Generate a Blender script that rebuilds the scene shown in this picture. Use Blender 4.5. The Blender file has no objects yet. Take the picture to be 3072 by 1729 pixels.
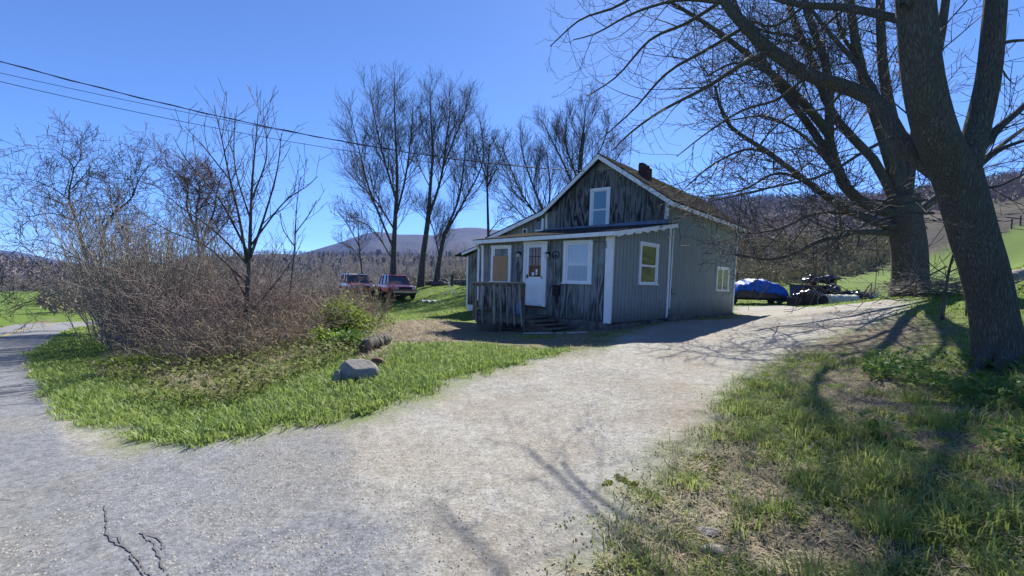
import bpy, math, random
import numpy as np
from mathutils import Vector

# ---------------------------------------------------------------- camera, sky, sun, exposure
SC = bpy.context.scene
COL = SC.collection
FPX, CX, CY = 1270.0, 1536.0, 864.5          # focal length and centre in photo pixels (3072 x 1729)
PITCH, ROLL = -0.018, 0.027
EYE = np.array([0.0, 0.0, 1.65])
_f = np.array([0, math.cos(PITCH), math.sin(PITCH)])
_r0 = np.array([1.0, 0, 0]); _u0 = np.cross(_r0, _f)
RT = _r0*math.cos(ROLL) + _u0*math.sin(ROLL)
UP = _u0*math.cos(ROLL) - _r0*math.sin(ROLL)
cam = bpy.data.cameras.new('camera'); camo = bpy.data.objects.new('camera', cam); COL.objects.link(camo)
cam.sensor_width = 36.0; cam.lens = 36.0*FPX/3072.0; cam.clip_start = 0.05; cam.clip_end = 12000
from mathutils import Matrix
camo.matrix_world = Matrix(((RT[0], UP[0], -_f[0], EYE[0]), (RT[1], UP[1], -_f[1], EYE[1]), (RT[2], UP[2], -_f[2], EYE[2]), (0, 0, 0, 1)))
SC.camera = camo
SUN_AZ, SUN_EL = math.radians(17), math.radians(40)     # azimuth measured clockwise from +Y
SUNV = Vector((math.sin(SUN_AZ)*math.cos(SUN_EL), math.cos(SUN_AZ)*math.cos(SUN_EL), math.sin(SUN_EL)))
w = bpy.data.worlds.new('World'); SC.world = w; w.use_nodes = True
nt = w.node_tree; bg = nt.nodes['Background']
sky = nt.nodes.new('ShaderNodeTexSky'); sky.sky_type = 'NISHITA'; sky.sun_disc = False
sky.sun_elevation = SUN_EL; sky.sun_rotation = SUN_AZ; sky.altitude = 1500
sky.air_density = 0.58; sky.dust_density = 0.12; sky.ozone_density = 8.5
nt.links.new(sky.outputs[0], bg.inputs[0]); bg.inputs[1].default_value = 0.122
sl = bpy.data.lights.new('sun', 'SUN'); so = bpy.data.objects.new('sun', sl); COL.objects.link(so)
sl.energy = 5.0; sl.angle = math.radians(0.55); sl.color = (1.0, 0.955, 0.88)
so.rotation_euler = (-SUNV).to_track_quat('-Z', 'Y').to_euler(); so.location = (5, 20, 30)
SC.view_settings.view_transform = 'Standard'; SC.view_settings.look = 'None'
SC.view_settings.exposure = 1.12; SC.view_settings.gamma = 1.0
SC.cycles.max_bounces = 6; SC.cycles.transparent_max_bounces = 8; SC.cycles.volume_bounces = 0

# ---------------------------------------------------------------- helpers
def nrm(v): v = np.asarray(v, float); return v/np.linalg.norm(v)
def ray(px, py): return _f + RT*(px-CX)/FPX - UP*(py-CY)/FPX
def at(px, py, Y):                                       # point seen at a photo pixel, Y metres ahead
    d = ray(px, py); return EYE + d*(Y/d[1])
def on_plane(px, py, P, n):
    d = ray(px, py); return EYE + d*(np.dot(P-EYE, n)/np.dot(d, n))

WORLD = {}
class MB:
    """collects vertices and faces of one mesh"""
    def __init__(s): s.v = []; s.f = []; s.t = []; s.sm = False
    def add(s, vs, fs, tx=None):
        o = len(s.v); s.v += [tuple(map(float, p)) for p in vs]; s.f += [tuple(i+o for i in f) for f in fs]
        s.t += [tuple(t) for t in tx] if tx is not None else [tuple(map(float, p)) for p in vs]
        return s
    def hexa(s, p, tx=None):                             # 8 corners: bottom ring 0-3, top ring 4-7
        return s.add(p, [(0, 3, 2, 1), (4, 5, 6, 7), (0, 1, 5, 4), (1, 2, 6, 5), (2, 3, 7, 6), (3, 0, 4, 7)], tx)
    def box(s, x0, x1, y0, y1, z0, z1):
        return s.hexa([(x0, y0, z0), (x1, y0, z0), (x1, y1, z0), (x0, y1, z0), (x0, y0, z1), (x1, y0, z1), (x1, y1, z1), (x0, y1, z1)])
    def prism(s, poly, d, tx=None):                      # 3-D polygon pushed along d
        n = len(poly); P = [np.asarray(p, float) for p in poly]; Q = [p+np.asarray(d, float) for p in P]
        fs = [tuple(range(n))[::-1], tuple(range(n, 2*n))] + [(i, (i+1) % n, n+(i+1) % n, n+i) for i in range(n)]
        return s.add(P+Q, fs, None if tx is None else list(tx)*2)
    def bar(s, a, b, w, h, up=(0, 0, 1)):                # square bar from a to b
        a = np.asarray(a, float); b = np.asarray(b, float); t = nrm(b-a); x = np.cross(t, up)
        x = nrm(x) if np.linalg.norm(x) > 1e-6 else np.array([1., 0, 0]); y = np.cross(x, t)
        q = [(-1, -1), (1, -1), (1, 1), (-1, 1)]
        return s.hexa([a+x*i*w/2+y*j*h/2 for i, j in q]+[b+x*i*w/2+y*j*h/2 for i, j in q])
    def tube(s, pts, rad, n=8, cap=True):
        P = np.asarray(pts, float); m = len(P); R = np.full(m, rad) if np.isscalar(rad) else np.asarray(rad, float)
        T = np.gradient(P, axis=0); T /= np.linalg.norm(T, axis=1)[:, None]+1e-12
        ref = np.array([0, 0, 1.]) if abs(T[:, 2]).mean() < .8 else np.array([1., 0, 0])
        vs = []
        for i in range(m):
            x = nrm(np.cross(T[i], ref)); y = np.cross(T[i], x)
            for k in range(n):
                a = 2*math.pi*k/n; vs.append(P[i]+R[i]*(x*math.cos(a)+y*math.sin(a)))
        fs = [(i*n+k, i*n+(k+1) % n, (i+1)*n+(k+1) % n, (i+1)*n+k) for i in range(m-1) for k in range(n)]
        if cap: fs += [tuple(range(n))[::-1], tuple(range((m-1)*n, m*n))]
        return s.add(vs, fs)
    def lathe(s, prof, o, ax=(0, 0, 1), n=16):
        ax = nrm(ax); o = np.asarray(o, float); x = nrm(np.cross(ax, (0.3, 1, 0.2))); y = np.cross(ax, x); vs = []
        for r, h in prof:
            for k in range(n):
                a = 2*math.pi*k/n; vs.append(o+ax*h+r*(x*math.cos(a)+y*math.sin(a)))
        m = len(prof); fs = [(i*n+k, i*n+(k+1) % n, (i+1)*n+(k+1) % n, (i+1)*n+k) for i in range(m-1) for k in range(n)]
        fs += [tuple(range(n))[::-1], tuple(range((m-1)*n, m*n))]
        return s.add(vs, fs)
    def blob(s, c, r, seed=0, amp=.25, freq=1.6, seg=18, flat=0.0, rot=0.0, cuts=0):      # lumpy rounded lump
        rg = np.random.RandomState(seed); K = rg.normal(size=(9, 3))*freq; ph = rg.rand(9)*6.28; vs = []; m = seg//2
        CN = rg.normal(size=(cuts, 3)); CN /= np.linalg.norm(CN, axis=1, keepdims=True)+1e-9; CO = .62+.25*rg.rand(cuts)
        for i in range(m+1):
            th = math.pi*i/m
            for k in range(seg):
                a = 2*math.pi*k/seg; d = np.array([math.sin(th)*math.cos(a), math.sin(th)*math.sin(a), math.cos(th)])
                q = 1+amp*float(np.mean(np.sin(K@d*1.7+ph)))*1.8; p = d*q
                for c_n, c_o in zip(CN, CO): p = p-c_n*max(0, float(p@c_n)-c_o)
                p = p*np.asarray(r)
                if flat: p[2] = max(p[2], -flat*r[2])
                cr, sr = math.cos(rot), math.sin(rot); vs.append(np.asarray(c)+np.array([p[0]*cr-p[1]*sr, p[0]*sr+p[1]*cr, p[2]]))
        fs = [(i*seg+k, (i+1)*seg+k, (i+1)*seg+(k+1) % seg, i*seg+(k+1) % seg) for i in range(m) for k in range(seg)]
        s.sm = True
        return s.add(vs, fs)

def link_mesh(name, me, m, parent=None, loc=(0, 0, 0)):
    o = bpy.data.objects.new(name, me); COL.objects.link(o); me.materials.append(m)
    if parent is not None: o.parent = parent; WORLD[o.name] = WORLD[parent.name]
    else: o.location = loc; WORLD[o.name] = np.array(loc, float)
    return o
def obj(name, mb, m, parent=None, loc=(0, 0, 0), smooth=None, local=False, bevel=0):
    off = WORLD[parent.name] if parent is not None else np.array(loc, float)
    if local: off = np.zeros(3)
    me = bpy.data.meshes.new(name)
    me.from_pydata([(p[0]-off[0], p[1]-off[1], p[2]-off[2]) for p in mb.v], [], mb.f)
    a = me.attributes.new('suv', 'FLOAT_VECTOR', 'POINT'); a.data.foreach_set('vector', np.array(mb.t, np.float32).ravel())
    if smooth if smooth is not None else mb.sm: me.shade_smooth()
    o = link_mesh(name, me, m, parent, loc)
    import bmesh
    b = bmesh.new(); b.from_mesh(me); bmesh.ops.recalc_face_normals(b, faces=b.faces); b.to_mesh(me); b.free()
    if bevel:
        md = o.modifiers.new('bevel', 'BEVEL'); md.width = bevel; md.segments = 2; md.limit_method = 'ANGLE'
    return o
def tag(o, label=None, cat=None, group=None, kind=None):
    if label: o['label'] = label
    if cat: o['category'] = cat
    if group: o['group'] = group
    if kind: o['kind'] = kind
    return o
def thing(name, label, cat, loc, group=None, rz=0):
    o = bpy.data.objects.new(name, None); COL.objects.link(o); o.location = loc; o.rotation_euler = (0, 0, rz); o.empty_display_size = .2
    WORLD[o.name] = np.array(loc, float)
    return tag(o, label, cat, group)
def quads_mesh(name, V, Q):
    me = bpy.data.meshes.new(name); V = np.asarray(V, np.float32); Q = np.asarray(Q, np.int32); k = Q.shape[1]
    me.vertices.add(len(V)); me.vertices.foreach_set('co', V.ravel())
    me.loops.add(Q.size); me.loops.foreach_set('vertex_index', Q.ravel())
    me.polygons.add(len(Q)); me.polygons.foreach_set('loop_start', np.arange(len(Q), dtype=np.int32)*k)
    me.update(calc_edges=True)
    return me

# ---------------------------------------------------------------- materials
class NT:
    def __init__(s, name):
        s.m = bpy.data.materials.new(name); s.m.use_nodes = True; s.t = s.m.node_tree; s.b = s.t.nodes['Principled BSDF']
        s.b.inputs['Specular IOR Level'].default_value = .3
    def n(s, typ, **k):
        nd = s.t.nodes.new('ShaderNode'+typ)
        for a, b in k.items():
            if a in nd.inputs: s.set(nd.inputs[a], b)
            else: setattr(nd, a, b)
        return nd
    def set(s, sock, v):
        if hasattr(v, 'is_output') or isinstance(v, bpy.types.NodeSocket): s.t.links.new(v, sock)
        elif isinstance(v, bpy.types.Node): s.t.links.new(v.outputs[0], sock)
        else: sock.default_value = (*v, 1) if isinstance(v, tuple) and len(v) == 3 and sock.type == 'RGBA' else v
    def noise(s, vec, scale, detail=4, rough=.55, dist=0.0):
        return s.n('TexNoise', Vector=vec, Scale=scale, Detail=detail, Roughness=rough, Distortion=dist).outputs[0]
    def mapv(s, vec, scale=(1, 1, 1), loc=(0, 0, 0)): return s.n('Mapping', Vector=vec, Scale=scale, Location=loc).outputs[0]
    def ramp(s, fac, a, b, lo=(0, 0, 0), hi=(1, 1, 1)):
        r = s.n('ValToRGB', Fac=fac); e = r.color_ramp.elements; e[0].position = a; e[1].position = b; e[0].color = (*lo, 1); e[1].color = (*hi, 1)
        return r.outputs[0]
    def mix(s, fac, a, b, mode='MIX'):
        x = s.n('Mix', data_type='RGBA', blend_type=mode); s.set(x.inputs[0], fac); s.set(x.inputs[6], a); s.set(x.inputs[7], b); return x.outputs[2]
    def math(s, op, a, b=0.5, c=None):
        x = s.n('Math', operation=op); s.set(x.inputs[0], a); s.set(x.inputs[1], b)
        if c is not None: s.set(x.inputs[2], c)
        return x.outputs[0]
    def attr(s, name): return s.n('Attribute', attribute_name=name)
    def obj(s): return s.n('TexCoord').outputs['Object']
    def bump(s, h, strength=.4, dist=.02):
        s.set(s.b.inputs['Normal'], s.n('Bump', Height=h, Strength=strength, Distance=dist).outputs[0])
    def out(s, col, rough=.8, spec=None):
        s.set(s.b.inputs['Base Color'], col); s.set(s.b.inputs['Roughness'], rough)
        if spec is not None: s.b.inputs['Specular IOR Level'].default_value = spec
        return s.m
def mat(name, c1, c2=None, scale=6, stretch=(1, 1, 1), rough=.75, bump=.25, bd=.01, metal=0, spec=.3, coat=0, lo=.35, hi=.65):
    s = NT(name); c2 = c2 or tuple(x*.7 for x in c1); f = s.noise(s.mapv(s.obj(), stretch), scale, 6)
    s.b.inputs['Metallic'].default_value = metal; s.b.inputs['Coat Weight'].default_value = coat; s.b.inputs['Coat Roughness'].default_value = .05
    if bump: s.bump(f, bump, bd)
    return s.out(s.mix(s.ramp(f, lo, hi), c1, c2), rough, spec)
def leafmat(name, c1, c2, scale=3., trans=.35, rough=.5, c3=None, spec=.35):
    s = NT(name); v = s.obj(); f = s.noise(v, scale, 3); c = s.mix(s.ramp(f, .35, .65), c1, c2)
    if c3: c = s.mix(s.ramp(s.noise(v, scale*9, 2), .55, .72), c, c3)
    s.out(c, rough, spec)
    tr = s.n('BsdfTranslucent', Color=c); mx = s.n('MixShader'); s.set(mx.inputs[0], trans)
    s.t.links.new(s.b.outputs[0], mx.inputs[1]); s.t.links.new(tr.outputs[0], mx.inputs[2])
    s.t.links.new(mx.outputs[0], s.t.nodes['Material Output'].inputs[0])
    return s.m
def bark(name, c1, c2, zs=.25, scale=14, bump=.8, bd=.03, rough=.9):
    s = NT(name); v = s.mapv(s.obj(), (1, 1, zs)); n1 = s.noise(v, scale, 6, .6, .6)
    vo = s.n('TexVoronoi', Vector=v, Scale=scale*.9, feature='DISTANCE_TO_EDGE').outputs[0]
    h = s.math('ADD', s.math('MULTIPLY', s.ramp(vo, .0, .25), .6), s.math('MULTIPLY', n1, .6))
    s.bump(h, bump, bd)
    return s.out(s.mix(s.ramp(h, .35, .85), c2, c1), rough, .2)
def siding(name, paint, paint2, wood, wood2, lo, hi, groove=.2, scale=1.0, dirt=.6):
    """grooved sheet siding: paint worn off along the grain; suv = metres along / up the wall"""
    s = NT(name); v = s.attr('suv').outputs['Vector']
    sep = s.n('SeparateXYZ', Vector=v)
    fr = s.math('FRACT', s.math('DIVIDE', sep.outputs[0], groove), 0)
    gr = s.math('LESS_THAN', fr, .07)
    fine = s.noise(s.mapv(v, (46, 2.6, 1)), 1.0, 5, .65, .35)
    warp = s.noise(s.mapv(v, (3.4, .55, 1)), 1.0, 2, .5)
    rings = s.math('SINE', s.math('MULTIPLY', s.math('ADD', s.math('MULTIPLY', warp, 34), s.math('MULTIPLY', sep.outputs[0], 22)), 1.0), 0)
    rings = s.math('MULTIPLY_ADD', rings, .5, .5)
    big = s.noise(s.mapv(v, (1.1*scale, .45*scale, 1), (3.1, 7.7, 0)), 1.0, 4, .6, .4)
    h2 = s.math('MULTIPLY_ADD', sep.outputs[1], -.035, big)
    wear = s.ramp(s.math('ADD', h2, s.math('ADD', s.math('MULTIPLY', s.math('SUBTRACT', fine, .5), .62), s.math('MULTIPLY', s.math('SUBTRACT', rings, .5), .16))), lo, hi)
    pc = s.mix(s.ramp(s.noise(s.mapv(v, (3, .8, 1)), 1, 4), .3, .7), paint, paint2)
    wc = s.mix(s.ramp(s.math('ADD', s.math('MULTIPLY', rings, .55), s.math('MULTIPLY', fine, .5)), .38, .72), wood, wood2)
    c = s.mix(wear, pc, wc)
    streak = s.ramp(s.noise(s.mapv(v, (24, .5, 1), (9, 2, 0)), 1, 3), .45, .8)
    c = s.mix(s.math('MULTIPLY', streak, .28), c, (.035, .036, .034))
    low = s.ramp(s.math('ADD', sep.outputs[1], s.math('MULTIPLY', s.math('SUBTRACT', s.noise(s.mapv(v, (2.5, 2, 1)), 1, 4), .5), .7)), .05, dirt, (.62, .62, .62), (0, 0, 0))
    c = s.mix(low, c, (.045, .042, .036))
    c = s.mix(gr, c, (.022, .022, .02))
    s.bump(s.math('ADD', s.math('MULTIPLY', fine, .35), s.math('MULTIPLY', gr, -1.2)), .5, .012)
    return s.out(c, .82, .2)
# ---------------------------------------------------------------- terrain height
RAW = [(0, 0, 0), (-2, 1, 0), (2, 1, .1), (0, -8, 0), (-8, -6, 0), (9, -6, 1.0), (-20, -10, -.2), (25, -10, 2.6), (12, 5, 1.6), (18, 10, 2.4), (30, 18, 4.2), (40, 30, 5.5),
       (-15, 22, -1.5), (-18, 31, -2.0), (-11, 20, -.7), (-12, 27, -.7), (-26, 50, -3), (-9, 6, -.3), (-16, 9, -.7), (-26, 15, -1.5), (-40, 20, -2.3), (-45, 45, -3.1), (-70, 40, -3.4), (-60, 90, -3.5), (-95, 75, -3.5),
       (-15, 55, -.3), (-20, 80, -1.5), (0, 60, 1.3), (0, 100, 1.0), (20, 100, 4), (-40, -30, -1), (40, -30, 4), (60, 20, 8), (14, 50, 1.5), (-40, 100, -3.2), (90, 60, 14), (50, 100, 8)]
ZL = [(1700, 1200, .12), (1300, 1270, .05), (2290, 1080, .38), (2100, 1350, .15), (1800, 1600, .05), (800, 1300, 0), (600, 1200, -.12), (1290, 1110, .12), (1070, 1140, .08), (1180, 980, .18),
      (745, 1060, -.25), (500, 1110, -.32), (300, 1080, -.5), (120, 1110, -.45), (180, 1260, -.2), (300, 1450, -.05), (60, 1040, -1.0), (190, 985, -1.6), (2576, 1110, .55), (2750, 1250, .5), (3060, 1500, .42),
      (2500, 1400, .26), (2400, 960, .72), (2250, 930, .55), (2600, 935, 1.05), (1790, 1042, .34), (1430, 1000, .05), (1600, 1010, .22)]
YL = [(1824, 991, 12.17), (1999, 962, 14.65), (2197, 943, 19.3), (2700, 890, 14.5), (2950, 1115, 5.7), (2210, 915, 28), (2380, 915, 28), (2500, 925, 26), (2300, 900, 33), (2450, 872, 45), (2650, 818, 60),
      (3000, 850, 32), (3072, 700, 75), (3060, 790, 48), (1180, 868, 38), (1262, 863, 40), (1310, 859, 41), (1160, 908, 31), (1240, 905, 31), (1420, 890, 30), (1340, 935, 22), (1000, 890, 34), (2900, 775, 60), (2850, 805, 50), (3072, 665, 92), (2650, 800, 75), (3300, 660, 70), (3000, 870, 22)]
C3 = [np.array(p, float) for p in RAW]
for px, py, z in ZL:
    d = ray(px, py); C3.append(EYE + d*((z-EYE[2])/d[2]))
for px, py, Y in YL: C3.append(at(px, py, Y))
C3 = np.array(C3)
def _tps(r): return np.where(r > 0, r*r*np.log(r+1e-9), 0)
# coordinates are squashed radially so that near control points keep their detail
def _sq(p):
    r = np.linalg.norm(p, axis=-1, keepdims=True)+1e-9; return p/r*np.log1p(r/6.0)
_cp = _sq(C3[:, :2]); _n = len(C3)
_K = _tps(np.linalg.norm(_cp[:, None]-_cp[None], axis=2)) + np.eye(_n)*2e-3
_P = np.hstack([np.ones((_n, 1)), _cp]); _A = np.block([[_K, _P], [_P.T, np.zeros((3, 3))]])
_W = np.linalg.solve(_A, np.concatenate([C3[:, 2], np.zeros(3)]))
def sil(pts):
    a = []; s = []
    for px, py in pts:
        d = ray(px, py); a.append(math.atan2(d[0], d[1])); s.append(d[2]/math.hypot(d[0], d[1]))
    return np.array(a), np.array(s)
LAYERS = [  # name, start radius, crest radius, silhouette
    ('ridge', 150., 420., [(-1500, 800), (-300, 792), (0, 770), (60, 786), (130, 800), (300, 808), (480, 800), (560, 775), (800, 760), (900, 763), (1000, 758), (1100, 765), (1250, 766), (1400, 768), (1500, 772), (1700, 778), (1900, 780), (2050, 790), (2200, 900)]),
    ('mountain', 650., 1700., [(640, 830), (700, 797), (860, 775), (960, 745), (1010, 730), (1060, 712), (1100, 700), (1130, 695), (1160, 697), (1200, 703), (1250, 702), (1300, 706), (1350, 686), (1400, 682), (1440, 683), (1500, 690), (1600, 672), (1800, 655), (2000, 640), (2200, 700), (2300, 900)]),
    ('hill', 75., 430., [(1650, 880), (1750, 800), (1850, 720), (1950, 645), (2050, 612), (2130, 604), (2300, 600), (2540, 598), (2650, 590), (2800, 570), (3072, 535), (3400, 490), (4200, 450), (6000, 500)]),
    ('far', 1500., 2500., [(-2000, 790), (-500, 762), (0, 751), (60, 757), (130, 770), (185, 783), (300, 800), (400, 830)])]
_SIL = [sil(l[3]) for l in LAYERS]
def vnoise(x, y, seed=0):
    xi = np.floor(x).astype(np.int64); yi = np.floor(y).astype(np.int64); fx = x-xi; fy = y-yi
    def h(a, b):
        n = (a*374761393 + b*668265263 + seed*982451653) & 0x7fffffff; n = ((n ^ (n >> 13))*1274126177) & 0x7fffffff
        return ((n ^ (n >> 16)) & 0xffff)/65535.0
    u = fx*fx*(3-2*fx); v = fy*fy*(3-2*fy)
    return (h(xi, yi)*(1-u)+h(xi+1, yi)*u)*(1-v)+(h(xi, yi+1)*(1-u)+h(xi+1, yi+1)*u)*v
def fbm(x, y, seed=0, oct=4):
    s = 0; a = .5; t = 0
    for i in range(oct): s = s+a*vnoise(x*2**i, y*2**i, seed+i); t += a; a *= .5
    return s/t
def sstep(x): x = np.clip(x, 0, 1); return x*x*(3-2*x)
def ground(x, y, full=False):
    x = np.asarray(x, float); y = np.asarray(y, float); p = np.stack([x, y], -1).reshape(-1, 2); q = _sq(p); z = np.empty(len(q))
    for i in range(0, len(q), 20000):
        b = q[i:i+20000]; z[i:i+20000] = _tps(np.linalg.norm(b[:, None]-_cp[None], axis=2))@_W[:_n] + _W[_n] + b@_W[_n+1:]
    r = np.linalg.norm(p, axis=1); az = np.arctan2(p[:, 0], p[:, 1])
    base = np.interp(np.degrees(az), [-180, -90, -38, -22, -6, 8, 25, 40, 55, 90, 180], [-1, -3.5, -3.5, -3.2, .8, 2.5, 6, 12, 15, 10, -1])
    k = sstep((r-75)/70); z = z*(1-k)+base*k; cls = np.zeros(len(z), int)
    for i, (nm, r0, r1, _) in enumerate(LAYERS):
        a, s = _SIL[i]; sl_ = np.interp(az, a, s, left=-.02, right=-.02)
        h = EYE[2]+sl_*r1*(1+.0*az); t = (r-r0)/(r1-r0); t1 = np.clip(t, 0, 1)
        rough = (fbm(p[:, 0]/(r1*.09), p[:, 1]/(r1*.09), 11+i)-.5)*r1*.018*sstep(t*2.5)
        b2 = z+(base-z)*sstep(t*4); hz = b2+(h-b2)*(t1**1.25) + rough*(1-.8*sstep((t-.8)*5))-np.clip(t-1, 0, 9)*r1*.03
        hz = np.where(t < 0, -1e3, hz); up = hz > z; z = np.where(up, hz, z); cls = np.where(up, i+1, cls)
    z = z + (fbm(p[:, 0]*1.3, p[:, 1]*1.3, 5)-.5)*.06*sstep((r-1.5)/4) + (fbm(p[:, 0]*.22, p[:, 1]*.22, 8)-.5)*.25*sstep((r-25)/30)
    return (z.reshape(x.shape), cls.reshape(x.shape)) if full else z.reshape(x.shape)
def gz(x, y): return float(ground(np.array([x]), np.array([y]))[0])
def ghit(px, py, far=160.0):                              # where the ray of a photo pixel meets the ground
    d = ray(px, py); d = d/d[1]; t = np.geomspace(.8, far, 700); P = EYE+t[:, None]*d; g = P[:, 2]-ground(P[:, 0], P[:, 1])
    i = np.argmax(g < 0)
    if g[i] >= 0: return P[-1]
    a, b = g[i-1], g[i]; f = a/(a-b); q = P[i-1]*(1-f)+P[i]*f; q[2] = gz(q[0], q[1]); return q
def gat(px, Y, py=860):                                   # ground point in the direction of a column, Y metres ahead
    d = ray(px, py); x = d[0]/d[1]*Y; return np.array([x, Y, gz(x, Y)])
def sdpoly(P, poly):
    poly = np.asarray(poly)[:, :2]; d = np.full(len(P), 1e9); ins = np.zeros(len(P), bool); m = len(poly)
    for i in range(m):
        a = poly[i]; b = poly[(i+1) % m]; e = b-a; w_ = P-a; t = np.clip((w_@e)/(e@e+1e-12), 0, 1)
        d = np.minimum(d, np.linalg.norm(w_-t[:, None]*e, axis=1))
        c = ((a[1] <= P[:, 1]) & (b[1] > P[:, 1])) | ((b[1] <= P[:, 1]) & (a[1] > P[:, 1]))
        ins ^= c & (P[:, 0] < a[0]+(P[:, 1]-a[1])/(e[1]+1e-12)*e[0])
    return np.where(ins, -d, d)
def sdline(P, pl):
    pl = np.asarray(pl)[:, :2]; d = np.full(len(P), 1e9)
    for a, b in zip(pl[:-1], pl[1:]):
        e = b-a; w_ = P-a; t = np.clip((w_@e)/(e@e+1e-12), 0, 1); d = np.minimum(d, np.linalg.norm(w_-t[:, None]*e, axis=1))
    return d
K = 3072/2576
def gp(pts): return [ghit(x*K, y*K)[:2] for x, y in pts]
_raw = lambda *a: [np.array(p, float) for p in a]
# outline of the drive: verge edge, yard edge, house front, far end, right bank, then round behind the camera
DRIVE = gp([(150, 1040), (250, 1078), (330, 1092), (420, 1112), (520, 1118), (600, 1102), (680, 1082), (800, 1062), (900, 1050), (960, 1027), (1040, 1000), (1130, 967), (1250, 932), (1350, 906), (1450, 890), (1510, 876), (1530, 850), (1680, 806), (1842, 800), (1846, 772), (1990, 769), (2070, 773), (2200, 758), (2270, 752), (2300, 780), (2200, 822), (2060, 850), (1980, 890), (1905, 930), (1880, 960), (1835, 1000), (1795, 1060), (1710, 1130), (1670, 1200), (1620, 1280), (1540, 1340), (1470, 1449)]) + _raw((1.2, 1.0), (2.5, -2), (1, -6), (-4, -6), (-4, 2))
APRON = gp([(130, 1120), (330, 1130), (600, 1112), (760, 1082), (870, 1062), (890, 1190), (905, 1250), (1010, 1300), (1050, 1449)]) + _raw((-.4, .5), (-1, -6), (-6, -6), (-5.6, 3.4))
RR = gp([(62, 890), (75, 930), (120, 1010), (150, 1090), (205, 1250), (245, 1310), (285, 1449)])      # right edge of the road, far to near
ROADR = _raw((-30, 75), (-33, 60), (-34, 48), (-32.5, 37), (-29, 29), (-22.6, 21.5), (-17.2, 15.6)) + RR + _raw((-.9, .6), (3.5, -5))
_rl = []
for i, p in enumerate(ROADR):
    a = ROADR[max(i-1, 0)]; b = ROADR[min(i+1, len(ROADR)-1)]; t = nrm(np.append(b-a, 0))[:2]; _rl.append(p+np.array([t[1], -t[0]])*(3.3 if i < 7 else 3.3+(i-6)*.28))
ROAD = list(ROADR)+_rl[::-1]
ROADC = [(a+b)/2 for a, b in zip(ROADR, _rl)]
DIRT = [gp([(955, 818), (1030, 808), (1120, 806), (1185, 812), (1200, 838), (1330, 850), (1470, 850), (1530, 850), (1495, 880), (1380, 874), (1250, 868), (1130, 860), (1050, 864), (985, 864), (945, 880), (925, 900), (940, 860)]),
        gp([(-60, 850), (60, 814), (135, 803), (120, 812), (60, 828), (-60, 870)]), gp([(1880, 825), (1990, 800), (2150, 790), (2240, 790), (2330, 800), (2330, 850), (2200, 880), (2050, 885), (1960, 905), (1920, 880)])]
MEADOW = [ghit(x*K, y*K, 130)[:2] for x, y in ((1850, 762), (1900, 733), (2000, 716), (2120, 698), (2230, 672), (2330, 645), (2450, 600), (2576, 572), (2700, 560), (2700, 760), (2300, 752))]
CRACKS = [gp(c) for c in ([(262, 1270), (270, 1310), (285, 1345), (330, 1390), (365, 1449)], [(290, 1352), (318, 1372), (350, 1410), (380, 1452)], [(352, 1340), (375, 1370), (395, 1405), (412, 1440)], [(352, 1340), (395, 1356), (410, 1385)], [(0, 1218), (70, 1205), (140, 1190)], [(420, 1137), (490, 1140), (560, 1128), (640, 1112), (760, 1085), (860, 1066)], [(0, 1258), (50, 1262)])]

# ---------------------------------------------------------------- terrain mesh (polar sheet about the standpoint, split by what covers it)
azs = np.radians(np.concatenate([np.arange(-180, -60, 4.), np.arange(-60, 60, .2), np.arange(60, 180, 4.)]))
rs = [0.05]
while rs[-1] < 2700: rs.append(rs[-1]*(1.35 if rs[-1] < .9 else 1.02 if rs[-1] < 1.6 else 1.008 if rs[-1] < 7 else 1.0135 if rs[-1] < 60 else 1.03))
rs = np.array(rs); NA, NR = len(azs), len(rs)
GX = rs[:, None]*np.sin(azs)[None]; GY = rs[:, None]*np.cos(azs)[None]
GZ, GC = ground(GX, GY, True)
P2 = np.stack([GX.ravel(), GY.ravel()], -1)
RRV = np.linalg.norm(P2, axis=1); nz1 = fbm(P2[:, 0]*1.1, P2[:, 1]*1.1, 21)-.5; nz2 = fbm(P2[:, 0]*6, P2[:, 1]*6, 31)-.5; nz3 = fbm(P2[:, 0]*22, P2[:, 1]*22, 41, 3)-.5
near = RRV < 70
def field(fn, *a):
    o = np.full(len(P2), 50.0); o[near] = fn(P2[near], *a); return o
sdD = field(sdpoly, DRIVE); sdA = field(sdpoly, APRON); sdR = field(sdpoly, ROAD); sdirt = np.minimum(np.minimum(field(sdpoly, DIRT[0]), field(sdpoly, DIRT[1])), field(sdpoly, DIRT[2]))
edge = nz1*.5+nz2*.35+nz3*.12
def soft(sd, wdt): return np.clip(.5-(sd)/wdt, 0, 1)
wR = soft(sdR+edge*.35, .16)
wD = soft(sdD+edge*(1.15+.02*RRV), .75)
wA_ = soft(sdA+edge*.7, .35)*wD*.92
wB_ = soft(sdirt+edge*1.6, .8)
# sparse, worn grass on the right bank; bare soil showing between tufts
WORN = gp([(1905, 930), (2250, 800), (2380, 780), (2450, 960), (2576, 1130), (2576, 1300), (2576, 1449), (1470, 1449), (1560, 1330), (1680, 1190), (1800, 1050)]) + _raw((2.6, .6))
sdW = field(sdpoly, WORN)
bare = np.clip((.61-fbm(P2[:, 0]*2.1, P2[:, 1]*2.1, 77)+nz2*1.0)*4, 0, 1)*soft(sdW+edge, .6)
HP0 = [np.array((2.82, 12.17))+np.array((-.832, .555))*u+np.array((.713, .701))*v for u, v in ((-.5, -2.2), (5.6, -2.2), (5.6, 10), (-.5, 10))]
wB_ = np.clip(np.maximum(np.maximum(wB_, bare*.95), soft(field(sdpoly, HP0)+edge, .6))*(1-wD), 0, 1)
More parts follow.
